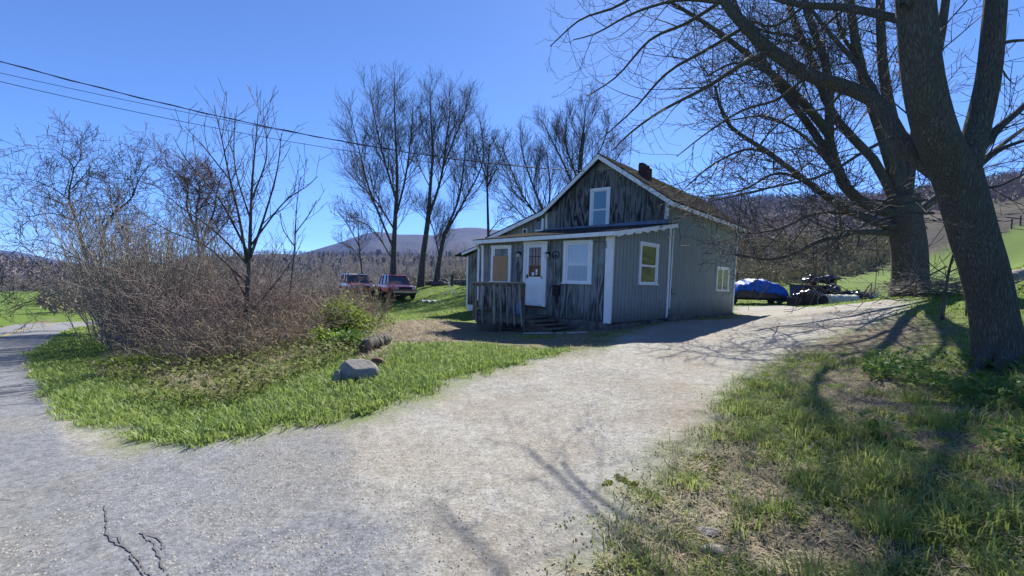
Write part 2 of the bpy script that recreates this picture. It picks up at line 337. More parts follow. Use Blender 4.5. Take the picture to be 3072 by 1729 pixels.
# bank under the brush is bare leaf litter
BRUSH = gp([(190, 960), (330, 940), (430, 985), (560, 1010), (760, 930), (900, 880), (945, 850), (960, 770), (850, 745), (600, 780), (330, 850)])
wB_ = np.maximum(wB_, soft(field(sdpoly, BRUSH)+edge*1.4, .9)*np.clip(.75+nz1*2.2, 0, 1)*(1-wD))
crk = np.zeros(len(P2)); cm = RRV < 12
for i, c in enumerate([]):
    crk[cm] = np.maximum(crk[cm], np.clip(1.1-sdline(P2[cm]+np.stack([nz2[cm], nz3[cm]], -1)*.07, c)/(.034 if i < 4 else .010), 0, 1))
crk *= 0
# grass on the road's left is a mown field
colA = np.stack([np.maximum(wR, wA_), np.maximum(wD, wR), wB_, np.ones(len(P2))], -1).astype(np.float32)
forest = np.clip((GC.ravel() > 0)*1.0, 0, 1)
_m = RRV < 170; forest[_m] *= np.clip(.5+(sdpoly(P2[_m], MEADOW)+nz1[_m]*4)/3, 0, 1)
lush = np.clip(.5+nz1*1.2, 0, 1)
colB = np.stack([forest, lush, crk, np.ones(len(P2))], -1).astype(np.float32)
V3 = np.stack([GX, GY, GZ], -1)
GRASSW = np.clip(1-np.maximum(np.maximum(wD, wR), wB_), 0, 1)
Nn = np.cross(np.roll(V3, -1, 1)-np.roll(V3, 1, 1), np.gradient(V3, axis=0)); Nn /= np.linalg.norm(Nn, axis=2, keepdims=True)+1e-9; Nn *= np.sign(Nn[..., 2:3]+1e-9)

def ground_material():
    s = NT('ground'); v = s.obj(); a = s.n('SeparateColor', Color=s.attr('wA').outputs['Color']); b = s.n('SeparateColor', Color=s.attr('wB').outputs['Color'])
    n_l = s.noise(v, .7, 4); n_m = s.noise(v, 7, 5); n_s = s.noise(v, 60, 4, .7); n_f = s.noise(v, 120, 3, .75)
    vor = s.n('TexVoronoi', Vector=v, Scale=48, Randomness=1).outputs[0]
    grass = s.mix(s.ramp(n_l, .3, .7), (.10, .17, .024), (.13, .20, .032)); grass = s.mix(s.ramp(n_m, .4, .75), grass, (.13, .16, .045)); grass = s.mix(s.math('MULTIPLY', s.ramp(n_s, .45, .7), .6), grass, (.035, .06, .014))
    g1 = s.noise(v, 16, 6, .85); g2 = s.noise(v, 42, 5, .85); g3 = s.noise(v, 5.5, 5, .75)
    grain = s.math('ADD', s.math('MULTIPLY', g1, .45), s.math('MULTIPLY', g2, .55))
    gk = s.ramp(grain, .36, .60, (.34, .33, .31), (1.22, 1.22, 1.22)); ak = s.ramp(grain, .36, .62, (.30, .30, .31), (1.35, 1.35, 1.34))
    gravel = s.mix(s.ramp(n_m, .3, .7), (.325, .31, .27), (.41, .40, .365)); gravel = s.mix(s.math('MULTIPLY', s.ramp(n_l, .42, .68), .7), gravel, (.30, .255, .195)); gravel = s.mix(s.math('MULTIPLY', s.ramp(g3, .52, .66), .45), gravel, (.20, .185, .16))
    gravel = s.mix(1.0, gravel, gk, 'MULTIPLY'); gravel = s.mix(s.ramp(vor, .0, .13, (.7, .7, .7), (0, 0, 0)), gravel, (.46, .45, .42))
    asph = s.mix(s.ramp(n_m, .3, .75), (.205, .217, .235), (.265, .272, .28)); asph = s.mix(s.math('MULTIPLY', s.ramp(n_l, .45, .7), .6), asph, (.255, .24, .20)); asph = s.mix(s.math('MULTIPLY', s.ramp(g3, .55, .68), .4), asph, (.10, .105, .11)); asph = s.mix(1.0, asph, ak, 'MULTIPLY')
    dirt = s.mix(s.ramp(n_m, .3, .7), (.25, .215, .15), (.165, .135, .09)); dirt = s.mix(s.ramp(n_s, .48, .62), dirt, (.075, .055, .036)); dirt = s.mix(s.ramp(n_f, .6, .7), dirt, (.40, .36, .27))
    fn = s.noise(v, .12, 6, .7); ff = s.noise(v, .8, 3, .7)
    wood = s.mix(s.ramp(fn, .42, .62), (.085, .07, .056), (.045, .048, .038)); wood = s.mix(s.ramp(ff, .45, .7), wood, (.022, .024, .018))
    c = s.mix(a.outputs[2], grass, dirt); c = s.mix(a.outputs[1], c, gravel); c = s.mix(a.outputs[0], c, asph); c = s.mix(b.outputs[0], c, wood)
    c = s.mix(s.math('MULTIPLY', b.outputs[2], .93), c, (.018, .018, .02))
    h = s.math('ADD', s.math('MULTIPLY', n_f, .35), s.math('MULTIPLY', grain, 1.0)); h = s.math('SUBTRACT', h, s.math('MULTIPLY', b.outputs[2], 1.2))
    s.bump(h, .7, .02)
    return s.out(c, .96, .08)
GM = ground_material()
idx = np.arange(NA*NR).reshape(NR, NA)
q = np.stack([idx[:-1], np.roll(idx[:-1], -1, 1), np.roll(idx[1:], -1, 1), idx[1:]], -1).reshape(-1, 4)
gc = GC.ravel()[q].max(1); fR = wR[q].mean(1) > .5; fD = wD[q].mean(1) > .5
FC = np.where(gc == 2, 5, np.where(gc == 4, 5, np.where(gc > 0, 4, np.where(fR, 1, np.where(fD, 2, 3)))))
VF = V3.reshape(-1, 3)
for code, nm in ((1, 'road'), (2, 'driveway'), (3, 'ground'), (4, 'hills'), (5, 'mountain')):
    fq = q[FC == code]; use, inv = np.unique(fq, return_inverse=True)
    me = quads_mesh(nm, VF[use], inv.reshape(-1, 4))
    for an, dat in (('wA', colA), ('wB', colB)):
        at_ = me.color_attributes.new(an, 'FLOAT_COLOR', 'POINT'); at_.data.foreach_set('color', dat[use].ravel())
    me.shade_smooth(); me.normals_split_custom_set_from_vertices(Nn.reshape(-1, 3)[use].tolist())
    tag(link_mesh(nm, me, GM), kind='structure')
M_YEL = mat('worn_yellow_paint', (.42, .30, .07), (.30, .24, .10), 8, rough=.8)
mb = MB(); _yc = resample_line = np.array(ROADC[1:10]); _q = []
for i in range(len(_yc)-1):
    for t in np.linspace(0, 1, 12, endpoint=False): _q.append(_yc[i]*(1-t)+_yc[i+1]*t)
_q = np.array(_q); _t = np.gradient(_q, axis=0); _t /= np.linalg.norm(_t, axis=1, keepdims=True); _nn = np.stack([-_t[:, 1], _t[:, 0]], -1)*.06
_l = [(*p, gz(*p)+.012) for p in _q+_nn]; _r = [(*p, gz(*p)+.012) for p in _q-_nn]; k_ = len(_q)
mb.add(_l+_r, [(i, i+1, k_+i+1, k_+i) for i in range(k_-1)]); tag(obj('road_line', mb, M_YEL), kind='structure')
M_CRK = mat('dark_crack', (.10, .10, .102), (.15, .15, .15), 30, rough=1, bump=0)
rc = np.random.RandomState(3); mb = MB()
for i, c in enumerate(CRACKS):
    c = np.array([np.array(p) for p in c]); d = np.concatenate([[0], np.cumsum(np.linalg.norm(np.diff(c, axis=0), axis=1))]); n = max(6, int(d[-1]/.02)); t = np.linspace(0, d[-1], n); P = np.stack([np.interp(t, d, c[:, k]) for k in (0, 1)], 1)
    jit = np.cumsum(rc.normal(0, .004 if i < 4 else .008, (n, 2)), 0); jit -= np.linspace(0, 1, n)[:, None]*jit[-1]; P = P+jit; T_ = np.gradient(P, axis=0); T_ /= np.linalg.norm(T_, axis=1, keepdims=True); N_ = np.stack([-T_[:, 1], T_[:, 0]], 1)
    wd = np.abs((.0052 if i < 4 else .0025)*(.55+.9*fbm(t*7, t*0+i, 5, 3)+.35*rc.normal(size=n))); wd[0] = wd[-1] = .001
    if i == 5: wd *= .8*(fbm(t*2, t*0, 9, 2) > .45)
    l, r = P+N_*wd[:, None], P-N_*wd[:, None]*.8; mb.add([(*p, gz(*p)+.005) for p in l]+[(*p, gz(*p)+.005) for p in r], [(k, k+1, n+k+1, n+k) for k in range(n-1)])
tag(obj('road_crack', mb, M_CRK), kind='structure')
# ---------------------------------------------------------------- house frame: front wall runs along LD, side wall along BD
LD = np.array([-.832, .555, 0]); BD = np.array([.713, .701, 0]); WD = np.array([.005, -.03, 1.0])
A0 = np.array([2.82, 12.17, .38])
NF = nrm(np.cross(LD, WD)); NF = NF*np.sign(-NF[1])           # outward normal of the front walls
NS = nrm(np.cross(BD, WD)); NS = NS*np.sign(NS[0])            # outward normal of the side wall
class Pl:
    """a wall plane with metres along (u) and up (w)"""
    def __init__(s, o, ud, n): s.o = np.asarray(o, float); s.u = np.asarray(ud, float); s.n = n
    def p(s, u, w_, d=0.0): return s.o+s.u*u+WD*w_+s.n*d
    def uv(s, px, py):
        q = on_plane(px, py, s.o, s.n)-s.o; M = np.stack([s.u, WD, s.n], 1); r = np.linalg.solve(M, q); return r[0], r[1]
    def box(s, mb, u0, u1, w0, w1, d0, d1):
        c = [s.p(u0, w0, d0), s.p(u1, w0, d0), s.p(u1, w0, d1), s.p(u0, w0, d1), s.p(u0, w1, d0), s.p(u1, w1, d0), s.p(u1, w1, d1), s.p(u0, w1, d1)]
        t = [(u0, w0, 0), (u1, w0, 0), (u1+abs(d1-d0), w0, 0), (u0-abs(d1-d0), w0, 0), (u0, w1, 0), (u1, w1, 0), (u1+abs(d1-d0), w1, 0), (u0-abs(d1-d0), w1, 0)]
        return mb.hexa(c, t)
    def poly(s, mb, uw, d0, d1): return mb.prism([s.p(u, w_, d0) for u, w_ in uw], s.n*(d1-d0), [(u, w_, 0) for u, w_ in uw])
    def bar(s, mb, a, b, wid, d0, d1):                        # flat board between two (u,w) points
        a = np.array(a); b = np.array(b); t = (b-a)/np.linalg.norm(b-a); m = np.array([-t[1], t[0]])*wid/2
        return s.poly(mb, [tuple(a-m), tuple(b-m), tuple(b+m), tuple(a+m)], d0, d1)
FW = Pl(A0, LD, NF)                       # front wall of the lean-to
SW = Pl(A0, BD, NS)                       # right side wall (lean-to and main block)
D1 = SW.uv(2000, 850)[0]; D2 = SW.uv(2205, 850)[0]
GW = Pl(A0+BD*D1, LD, NF)                 # gable wall
GR = Pl(A0+BD*(D1-.32), LD, NF)           # plane of the gable rakes
WW = Pl(A0+BD*(D1-.02), LD, NF)           # wall of the left wing, set back
BW = Pl(A0+BD*(D2+.3), LD, NF)            # far end of the roof
LW = Pl(A0+BD*(D1+1.6), LD, NF)           # far left shed
EF = Pl(A0-BD*.32, LD, NF)                # lean-to eave line
W_L = FW.uv(1437, 800)[0]; W_TOP = FW.uv(1640, 712)[1]
M_FRONT = siding('worn_grey_siding', (.28, .312, .293), (.22, .25, .238), (.040, .039, .039), (.25, .25, .245), .27, .50, .2, 1.0)
M_GABLE = siding('weathered_gable_siding', (.23, .26, .25), (.17, .19, .19), (.020, .018, .018), (.20, .195, .19), .10, .36, .2, 1.1, .1)
M_SIDE = siding('grey_green_siding', (.275, .315, .30), (.235, .275, .265), (.07, .07, .067), (.16, .16, .155), .66, .92, .2, .8, .75)
def white_paint():
    s = NT('white_painted_trim'); v = s.obj(); f = s.noise(v, 5, 6, .7); g = s.noise(s.mapv(v, (1, 1, .2)), 30, 4, .7)
    c = s.mix(s.ramp(f, .35, .75), (.84, .85, .86), (.70, .71, .71)); c = s.mix(s.ramp(s.math('ADD', s.math('MULTIPLY', f, .6), s.math('MULTIPLY', g, .5)), .66, .76), c, (.16, .13, .10))
    s.bump(g, .25, .006); return s.out(c, .6, .3)
M_WHITE = white_paint()
M_VINYL = mat('white_vinyl', (.85, .86, .88), (.78, .79, .81), 4, rough=.45, bump=.05)
M_BLUEFL = mat('blue_grey_flashing', (.17, .21, .33), (.11, .14, .22), 3, rough=.55, bump=.2, bd=.006)
M_SOFFIT = mat('soffit_boards', (.36, .36, .34), (.22, .21, .19), 5, (1, 1, 1), rough=.85)
def shingles():
    s = NT('asphalt_shingles'); v = s.attr('suv').outputs['Vector']
    br = s.n('TexBrick', Vector=v, Scale=1.0); br.inputs['Brick Width'].default_value = .3; br.inputs['Row Height'].default_value = .14; br.inputs['Mortar Size'].default_value = .012
    br.inputs['Color1'].default_value = (.05, .047, .043, 1); br.inputs['Color2'].default_value = (.085, .08, .072, 1); br.inputs['Mortar'].default_value = (.03, .028, .025, 1)
    n = s.noise(v, 3, 5, .7); c = s.mix(s.ramp(n, .45, .7), br.outputs[0], (.065, .056, .042)); c = s.mix(s.ramp(s.noise(v, 26, 4, .7), .58, .68), c, (.028, .024, .018)); c = s.mix(s.ramp(s.noise(v, 9, 4, .7), .6, .7), c, (.05, .058, .022))
    s.bump(s.math('ADD', s.math('MULTIPLY', br.outputs[1], -1), s.noise(v, 60, 3)), .5, .01); return s.out(c, 1.0, .0)
M_SHING = shingles()
def brick():
    s = NT('old_brick'); v = s.obj(); n = s.noise(v, 9, 5, .7)
    sp = s.n('SeparateXYZ', Vector=v); cb = s.n('CombineXYZ'); s.set(cb.inputs[0], s.math('ADD', sp.outputs[0], sp.outputs[1])); s.set(cb.inputs[1], sp.outputs[2])
    br = s.n('TexBrick', Vector=cb.outputs[0], Scale=1.0); br.inputs['Brick Width'].default_value = .21; br.inputs['Row Height'].default_value = .075; br.inputs['Mortar Size'].default_value = .009
    br.inputs['Color1'].default_value = (.15, .055, .04, 1); br.inputs['Color2'].default_value = (.085, .034, .028, 1); br.inputs['Mortar'].default_value = (.06, .055, .05, 1)
    c = s.mix(s.ramp(n, .5, .75), br.outputs[0], (.03, .022, .02)); s.bump(s.math('MULTIPLY', br.outputs[1], -1), .8, .01); return s.out(c, .92, .15)
M_BRICK = brick()
M_WOOD = mat('weathered_deck_wood', (.16, .14, .115), (.075, .065, .052), 9, (1, 1, .35), rough=.9, bump=.5, bd=.006)
M_WOODL = mat('grey_balusters', (.34, .31, .265), (.20, .18, .15), 9, (1, 1, .35), rough=.9, bump=.4, bd=.005)
M_WOODR = mat('reddish_old_boards', (.13, .075, .055), (.06, .04, .032), 9, (1, 1, 1), rough=.9, bump=.5, bd=.006)
M_DARK = mat('black_metal', (.012, .012, .013), (.02, .02, .02), 12, rough=.5, bump=.1)
M_IRON = mat('dark_mailbox', (.02, .02, .022), (.035, .03, .028), 10, rough=.6, metal=.4)
M_PLY = mat('plywood_sheet', (.42, .27, .145), (.36, .225, .12), 6, (3, 3, .5), rough=.75, bump=.1)
M_STONE = mat('foundation_stone', (.16, .15, .14), (.08, .075, .07), 5, rough=.95, bump=.7, bd=.03)
def glass(name, c, c2, rough=.03, sc=2., stretch=(1, 1, .4)):
    s = NT(name); v = s.obj(); f = s.noise(s.mapv(v, stretch), sc, 3); s.b.inputs['Coat Weight'].default_value = 1.0; s.b.inputs['Coat Roughness'].default_value = rough; s.b.inputs['Coat IOR'].default_value = 1.6
    return s.out(s.mix(s.ramp(f, .38, .62), c, c2), .6, .4)
M_GCURT = glass('glass_before_white_curtain', (.40, .48, .60), (.33, .41, .53), sc=5, stretch=(3, 3, .3))
M_GTEAL = glass('glass_before_teal_blind', (.07, .22, .29), (.055, .175, .24))
M_GDARK = glass('dark_window_glass', (.02, .022, .02), (.05, .05, .035))
M_GOLIVE = glass('glass_before_olive_blind', (.050, .046, .026), (.03, .028, .018))
M_GRED = glass('glass_before_red_curtain', (.16, .03, .022), (.055, .014, .012), sc=9, stretch=(4, 4, .3))

# ---------------------------------------------------------------- house
H = thing('house', 'small weathered grey wooden house with low front addition, white trim and a boarded window', 'house', A0-np.array([0, 0, .1]))
# walls
ue0, we0 = EF.uv(1842.3, 696); ue1, we1 = EF.uv(1422.8, 723)
mb = MB(); wt = lambda u: we0+(we1-we0)*(u-ue0)/(ue1-ue0)-.04
FW.poly(mb, [(0, .14), (W_L, .22), (W_L, wt(W_L)), (0, wt(0))], -.10, 0); obj('front_wall', mb, M_FRONT, H)
gfl = GW.uv(2002, 662)[1]; gfl2 = GW.uv(1639, 692)[1]
mb = MB(); SW.poly(mb, [(.02, .12), (D1-.002, .1), (D1-.002, gfl-.1), (.02, wt(0))], -.10, .0); obj('addition_side_wall', mb, M_SIDE, H)
ten = SW.uv(2012, 619)[1]; tfar = SW.uv(2216, 686)[1]
mb = MB(); SW.poly(mb, [(D1+.002, .06), (D2, .02), (D2, tfar), (D1+.002, ten)], -.12, .0); obj('side_wall', mb, M_SIDE, H)
pk = GW.uv(1798, 478); gl = GW.uv(1640, 640); glb = GW.uv(1640, 700); gr = GW.uv(2003, 612); grb = GW.uv(1999, 675)
mb = MB(); GW.poly(mb, [(grb[0], grb[1]-.2), (glb[0], glb[1]-.2), (gl[0], gl[1]), pk, (gr[0], gr[1])], -.1, 0); obj('gable_wall', mb, M_GABLE, H)
wtop = WW.uv(1630, 640); wlo = WW.uv(1440, 730)
mb = MB(); WW.poly(mb, [(wtop[0]-.6, 2.2), (wlo[0]+.1, 2.2), (wlo[0]+.1, wlo[1]-.05), (wtop[0], wtop[1]+.05), (wtop[0]-.6, wtop[1]+.05)], -.1, 0); obj('wing_wall', mb, M_FRONT, H)
# stone footing and skirt board
mb = MB()
for k in range(14):
    u = k/14*W_L; FW.box(mb, u+.01, u+W_L/14, -.45, .13+.012*(k % 3), -.12, .02+.012*((k*7) % 4))
for k in range(22):
    v = k/22*D2; SW.box(mb, v+.01, v+D2/22, -.5, .05+.014*((k*5) % 3), -.14, .02+.014*((k*3) % 4))
obj('footing', mb, M_STONE, H)
# roofs: slabs with shingle coordinates in metres
def slab(mb, c, th, tx):                                   # 4 top corners -> slab, thickness along -z
    c = [np.asarray(p, float) for p in c]; b = [p-np.array([0, 0, th]) for p in c]
    return mb.hexa(b+c, list(tx)*2)
def Lx(p, q): return float(np.linalg.norm(np.asarray(p)-np.asarray(q)))
P1 = on_plane(1795.5, 459, GR.o, NF); P2_ = on_plane(2122.6, 606, BW.o, NF); E1 = on_plane(2019, 600, GR.o, NF); E2 = on_plane(2240, 684, BW.o, NF)
G1 = on_plane(1628, 629, GR.o, NF); ridge = P2_-P1; G2 = G1+ridge; W1 = on_plane(1455, 713, GR.o, NF); W2 = W1+ridge
mb = MB(); n_r = Lx(P1, P2_); n_s = Lx(P1, E1)
slab(mb, [E1, E2, P2_, P1], .05, [(0, 0, 0), (n_r, 0, 0), (n_r, n_s, 0), (0, n_s, 0)])
slab(mb, [P1, P2_, G2, G1], .05, [(0, n_s, 0), (n_r, n_s, 0), (n_r, 0, 0), (0, 0, 0)])
slab(mb, [G1, G2, W2, W1], .05, [(0, 3, 0), (n_r, 3, 0), (n_r, 0, 0), (0, 0, 0)])
R1 = obj('roof', mb, M_SHING, H)
mb = MB(); rd = nrm(ridge)
def board(mb, a, b, h, th, off=0.0, drop=.0):              # fascia board hanging below the edge a-b, thickness towards the front
    a = np.asarray(a)+NF*off-np.array([0, 0, drop]); b = np.asarray(b)+NF*off-np.array([0, 0, drop]); dz = np.array([0, 0, h]); t = NF*th
    return mb.hexa([a-dz, b-dz, b-dz+t, a-dz+t, a, b, b+t, a+t])
for a, b in ((P1, E1), (G1, P1)): board(mb, a, b, .17, .03, .004, .052)
board(mb, W1, G1, .15, .03, -.03, .052)
obj('rake_board', mb, M_WHITE, H)
mb = MB(); e_n = NS
a, b = E1-np.array([0, 0, .052]), E2-np.array([0, 0, .052]); dz = np.array([0, 0, .15])
mb.hexa([a-dz-NS*.03, b-dz-NS*.03, b-dz, a-dz, a-NS*.03, b-NS*.03, b, a]); obj('eave_board', mb, M_WHITE, H)
mb = MB()                                                   # soffits under the rake overhang and the eave
for a, b in ((P1, E1), (G1, P1)):
    a = a-np.array([0, 0, .075]); b = b-np.array([0, 0, .075]); i = BD*.33; mb.add([a, b, b+i, a+i], [(0, 1, 2, 3)])
a, b = E1-np.array([0, 0, .205]), E2-np.array([0, 0, .205]); i = nrm(P1-E1); i = np.array([i[0], i[1], 0])*.30
mb.add([a, b, b+i, a+i], [(0, 1, 2, 3)]); obj('soffit', mb, M_SOFFIT, H)
# louvred vent under the peak
mb = MB(); va = GW.uv(1856, 505); vb = GW.uv(1794, 512); vt = GW.uv(1806, 484)
for k in range(5):
    f0 = k/5; f1 = (k+.62)/5
    a0 = np.array(vb)*(1-f0)+np.array(vt)*f0; a1 = np.array(va)*(1-f0)+np.array(vt)*f0; b0 = np.array(vb)*(1-f1)+np.array(vt)*f1; b1 = np.array(va)*(1-f1)+np.array(vt)*f1
    GW.poly(mb, [tuple(a0), tuple(a1), tuple(b1), tuple(b0)], .004, .035)
obj('gable_vent', mb, M_SOFFIT, H)
# chimney with stepped broken top and flashing
ch = ghit  # (kept short)
cb = np.array(P1)*.64+np.array(P2_)*.36
c0 = on_plane(1935, 535, A0+BD*(D1+1.7), NF)
mb = MB(); cu = LD; cv = BD
def cbox(u0, u1, v0, v1, z0, z1):
    q = [(u0, v0), (u1, v0), (u1, v1), (u0, v1)]; mb.hexa([c0+cu*u+cv*v+np.array([0, 0, z0]) for u, v in q]+[c0+cu*u+cv*v+np.array([0, 0, z1]) for u, v in q])
ctop = on_plane(1930, 487, A0+BD*(D1+1.7), NF)[2]-c0[2]
ctop -= .08; cbox(-.18, .18, -.18, .18, -.7, ctop-.18); cbox(-.05, .184, -.177, .178, ctop-.18, ctop-.05); cbox(.03, .175, -.17, .17, ctop-.05, ctop+.03); cbox(-.17, -.055, -.174, .0, ctop-.18, ctop-.10)
CH = obj('chimney', mb, M_BRICK, R1); 
mb = MB(); cbox(-.21, .21, -.21, .21, -.42, -.20); obj('flashing', mb, M_BLUEFL, CH)
# low roof of the front addition
F0 = on_plane(1842.3, 691, EF.o, NF); F1 = on_plane(1418, 720, EF.o, NF); B0_ = on_plane(2034, 668, GW.o+NF*.02, NF); B1_ = GW.p(ue1, gfl2+.02, .02)
mb = MB(); slab(mb, [F0, B0_, B1_, F1], .03, [(0, 0, 0), (0, 3.6, 0), (6, 3.6, 0), (6, 0, 0)]); R2 = obj('addition_roof', mb, M_SHING, H)
mb = MB(); board(mb, F1, F0, .115, .035, .003, .03); obj('front_fascia', mb, M_WHITE, R2)
mb = MB(); a = F0-np.array([0, 0, .032]); b = B0_-np.array([0, 0, .032]); nsx = nrm(np.cross(nrm(b-a), (0, 0, 1))); nn = 24
for k in range(nn):                                         # scalloped, chipped lower edge
    t0, t1 = k/nn, (k+1)/nn; h = .125+.018*math.sin(k*1.9)+.012*((k*7) % 3); p, q2 = a*(1-t0)+b*t0, a*(1-t1)+b*t1; mb.hexa([p-np.array([0, 0, h]), q2-np.array([0, 0, h]), q2-np.array([0, 0, h])+nsx*.03, p-np.array([0, 0, h])+nsx*.03, p, q2, q2+nsx*.03, p+nsx*.03])
obj('rake_fascia', mb, M_WHITE, R2)
mb = MB(); z = np.array([0, 0, .12]); mb.add([F0-z, F1-z, F1-z+BD*.32, F0-z+BD*.32], [(0, 1, 2, 3)]); obj('eave_soffit', mb, M_SOFFIT, R2)
# flashing band along the gable foot
fa = GW.uv(2002, 661); fb_ = GW.uv(1636, 690); mb = MB()
GW.poly(mb, [(fa[0], fa[1]-.14), (fb_[0], fb_[1]-.13), (fb_[0], fb_[1]+.02), (fa[0], fa[1]+.03)], .003, .045)
GW.poly(mb, [(fa[0], fa[1]-.20), (fb_[0], fb_[1]-.18), (fb_[0], fb_[1]-.13), (fa[0], fa[1]-.14)], .003, .10); obj('base_flashing', mb, M_BLUEFL, H)
# white corner boards and downpipes
def strip(pl, a, b, wid, d0, d1, nm='corner_board', m=None):
    mb = MB(); pl.bar(mb, pl.uv(*a), pl.uv(*b), wid, d0, d1); return obj(nm, mb, m or M_WHITE, H)
mb = MB(); t = FW.uv(1826, 704); b = FW.uv(1818, 970); FW.poly(mb, [(-.03, b[1]), (b[0]+.075, b[1]), (t[0]+.07, t[1]), (-.03, t[1])], .004, .03)
SW.poly(mb, [(-.028, b[1]), (.06, b[1]), (.06, t[1]), (-.028, t[1])], .004, .03); obj('corner_board', mb, M_WHITE, H)
strip(FW, (1449, 737), (1447, 915), .09, .004, .03)
strip(SW, (2011, 680), (1998, 955), .10, .004, .035, 'joint_board')
strip(GW, (2004, 606), (1999, 658), .13, .004, .03); strip(GW, (1640, 640), (1640, 686), .09, .004, .03)
strip(SW, (2214, 690), (2196, 938), .09, .004, .03)
mb = MB(); g0 = FW.p(W_L-.05, wt(W_L)-.05, .30); g1 = FW.p(W_L-.03, wt(W_L)-.22, .07); g2 = FW.p(W_L-.03, .55, .07)
mb.tube([g0, g0-np.array([0, 0, .06]), g1, g2], .038, 8); obj('downpipe', mb, M_VINYL, H)
mb = MB(); d0 = SW.uv(2018, 690); d1_ = SW.uv(2004, 925); mb.tube([SW.p(d0[0], d0[1], .04), SW.p(*d1_, .04)], .022, 8); obj('downpipe', mb, M_VINYL, H)
# windows
def window(pl, q, glz, trim=.085, sash=True, glz2=None, split=.47, name='window', mull=False, sashm=None, stool=True):
    (a0, a1), (b0, b1) = pl.uv(*q[0]), pl.uv(*q[3]); c0_ = pl.uv(*q[1]); d0_ = pl.uv(*q[2])
    uL = (a0+d0_[0])/2; uR = (c0_[0]+b0)/2; wT = (a1+c0_[1])/2; wB = (b1+d0_[1])/2
    u0, u1 = min(uL, uR), max(uL, uR); sm = sashm or M_VINYL
    mb = MB(); pl.box(mb, u0, u0+trim, wB, wT-trim, .003, .045); pl.box(mb, u1-trim, u1, wB, wT-trim, .003, .045); pl.box(mb, u0-.012, u1+.012, wT-trim, wT, .003, .055)
    fr = obj('window_frame', mb, M_WHITE, H)
    if stool: mb = MB(); pl.box(mb, u0-.03, u1+.03, wB-.035, wB, .003, .085); obj('sill', mb, M_WHITE, fr)
    i0, i1, j0, j1 = u0+trim+.002, u1-trim-.002, wB+.002, wT-trim-.002
    wm = j0+(j1-j0)*split; mb = MB(); r = .045
    if sash:
        for k, (lo, hi, d) in enumerate(((j0, wm, .012), (wm+.002, j1, .026))):
            pl.box(mb, i0, i0+r, lo, hi, .004, d); pl.box(mb, i1-r, i1, lo, hi, .004, d); pl.box(mb, i0+r, i1-r, lo, lo+(r*1.3 if k == 0 else .028), .004, d); pl.box(mb, i0+r, i1-r, hi-.03, hi, .004, d)
    else:
        pl.box(mb, i0, i0+r*.6, j0, j1, .004, .02); pl.box(mb, i1-r*.6, i1, j0, j1, .004, .02); pl.box(mb, i0+r*.6, i1-r*.6, j0, j0+r*.6, .004, .02); pl.box(mb, i0+r*.6, i1-r*.6, j1-r*.6, j1, .004, .02)
        if mull: um = (i0+i1)/2; pl.box(mb, um-.05, um+.05, j0+r*.6, j1-r*.6, .004, .022)
    obj('sash', mb, sm, fr)
    mb = MB(); pl.box(mb, i0+.01, i1-.01, wm+.004, j1-.01, .0035, .008); obj('pane', mb, glz2 or glz, fr)
    mb = MB(); pl.box(mb, i0+.01, i1-.01, j0+.01, wm-.004, .0035, .007); obj('pane', mb, glz, fr)
    return fr, (u0, u1, wB, wT)
fr, _ = window(FW, [(1693.4, 724), (1780.6, 718.6), (1688.7, 848), (1774.3, 850)], M_GCURT, trim=.10); tag(fr, 'wide white double-hung window with white curtains')
fr, qq = window(FW, [(1476.4, 737.9), (1535.6, 735), (1473.3, 844.2), (1532.4, 844.2)], M_GDARK, split=.2); tag(fr, 'window boarded over with plywood below')
mb = MB(); FW.box(mb, qq[0]+.115, qq[1]-.10, qq[2]+.01, qq[2]+(qq[3]-qq[2])*.70, .03, .043); obj('plywood_panel', mb, M_PLY, fr)
fr, _ = window(SW, [(1919, 724), (1973.1, 732.9), (1914.5, 851), (1969.4, 853.3)], M_GDARK, glz2=M_GOLIVE, trim=.09); tag(fr, 'narrow side window with olive blind and peeling sill')
M_GREFL = glass('glass_painted_reflection', (.22, .21, .21), (.03, .03, .035), sc=9, stretch=(.5, .5, 3))  # whitish reflections painted into the pane colour as pale streaks on dark
fr, _ = window(SW, [(2149.3, 799.2), (2186.1, 803.6), (2146.4, 870.9), (2182.8, 872)], M_GREFL, trim=.09, sash=False, mull=True); tag(fr, 'small two-pane slider near the back corner')
fr, _ = window(GW, [(1773.7, 568.1), (1834, 560.6), (1766.7, 684.5), (1826.5, 675.9)], M_GTEAL, trim=.10, stool=False); tag(fr, 'upstairs window with a teal blind')
# little wing window and dryer vent
s0 = WW.uv(1613, 672); s1 = WW.uv(1626, 668); mb = MB(); s2 = WW.uv(1612, 695)
WW.box(mb, s2[0]-.28, s2[0]+.06, s2[1]-.02, s2[1]+.06, .003, .10); WW.box(mb, s2[0]-.30, s2[0]-.20, s2[1]+.06, s2[1]+.52, .003, .04); fr = obj('window_frame', mb, M_WHITE, H)
mb = MB(); WW.box(mb, s2[0]-.19, s2[0]+.04, s2[1]+.062, s2[1]+.5, .003, .012); obj('pane', mb, M_GDARK, fr)
v0 = WW.uv(1569, 687); v1 = WW.uv(1582, 704); mb = MB(); u0, u1 = sorted((v0[0], v1[0])); w0, w1 = sorted((v0[1], v1[1]))
WW.box(mb, u0, u1, w0, w0+.035, .003, .05); WW.box(mb, u0, u1, w1-.035, w1, .003, .05); WW.box(mb, u0, u0+.035, w0+.035, w1-.035, .003, .05); WW.box(mb, u1-.035, u1, w0+.035, w1-.035, .003, .05)
fr = obj('wall_vent', mb, M_VINYL, H); mb = MB()
for k in range(4): WW.box(mb, u0+.035, u1-.035, w0+.045+k*(w1-w0-.09)/4, w0+.06+k*(w1-w0-.09)/4, .003, .03)
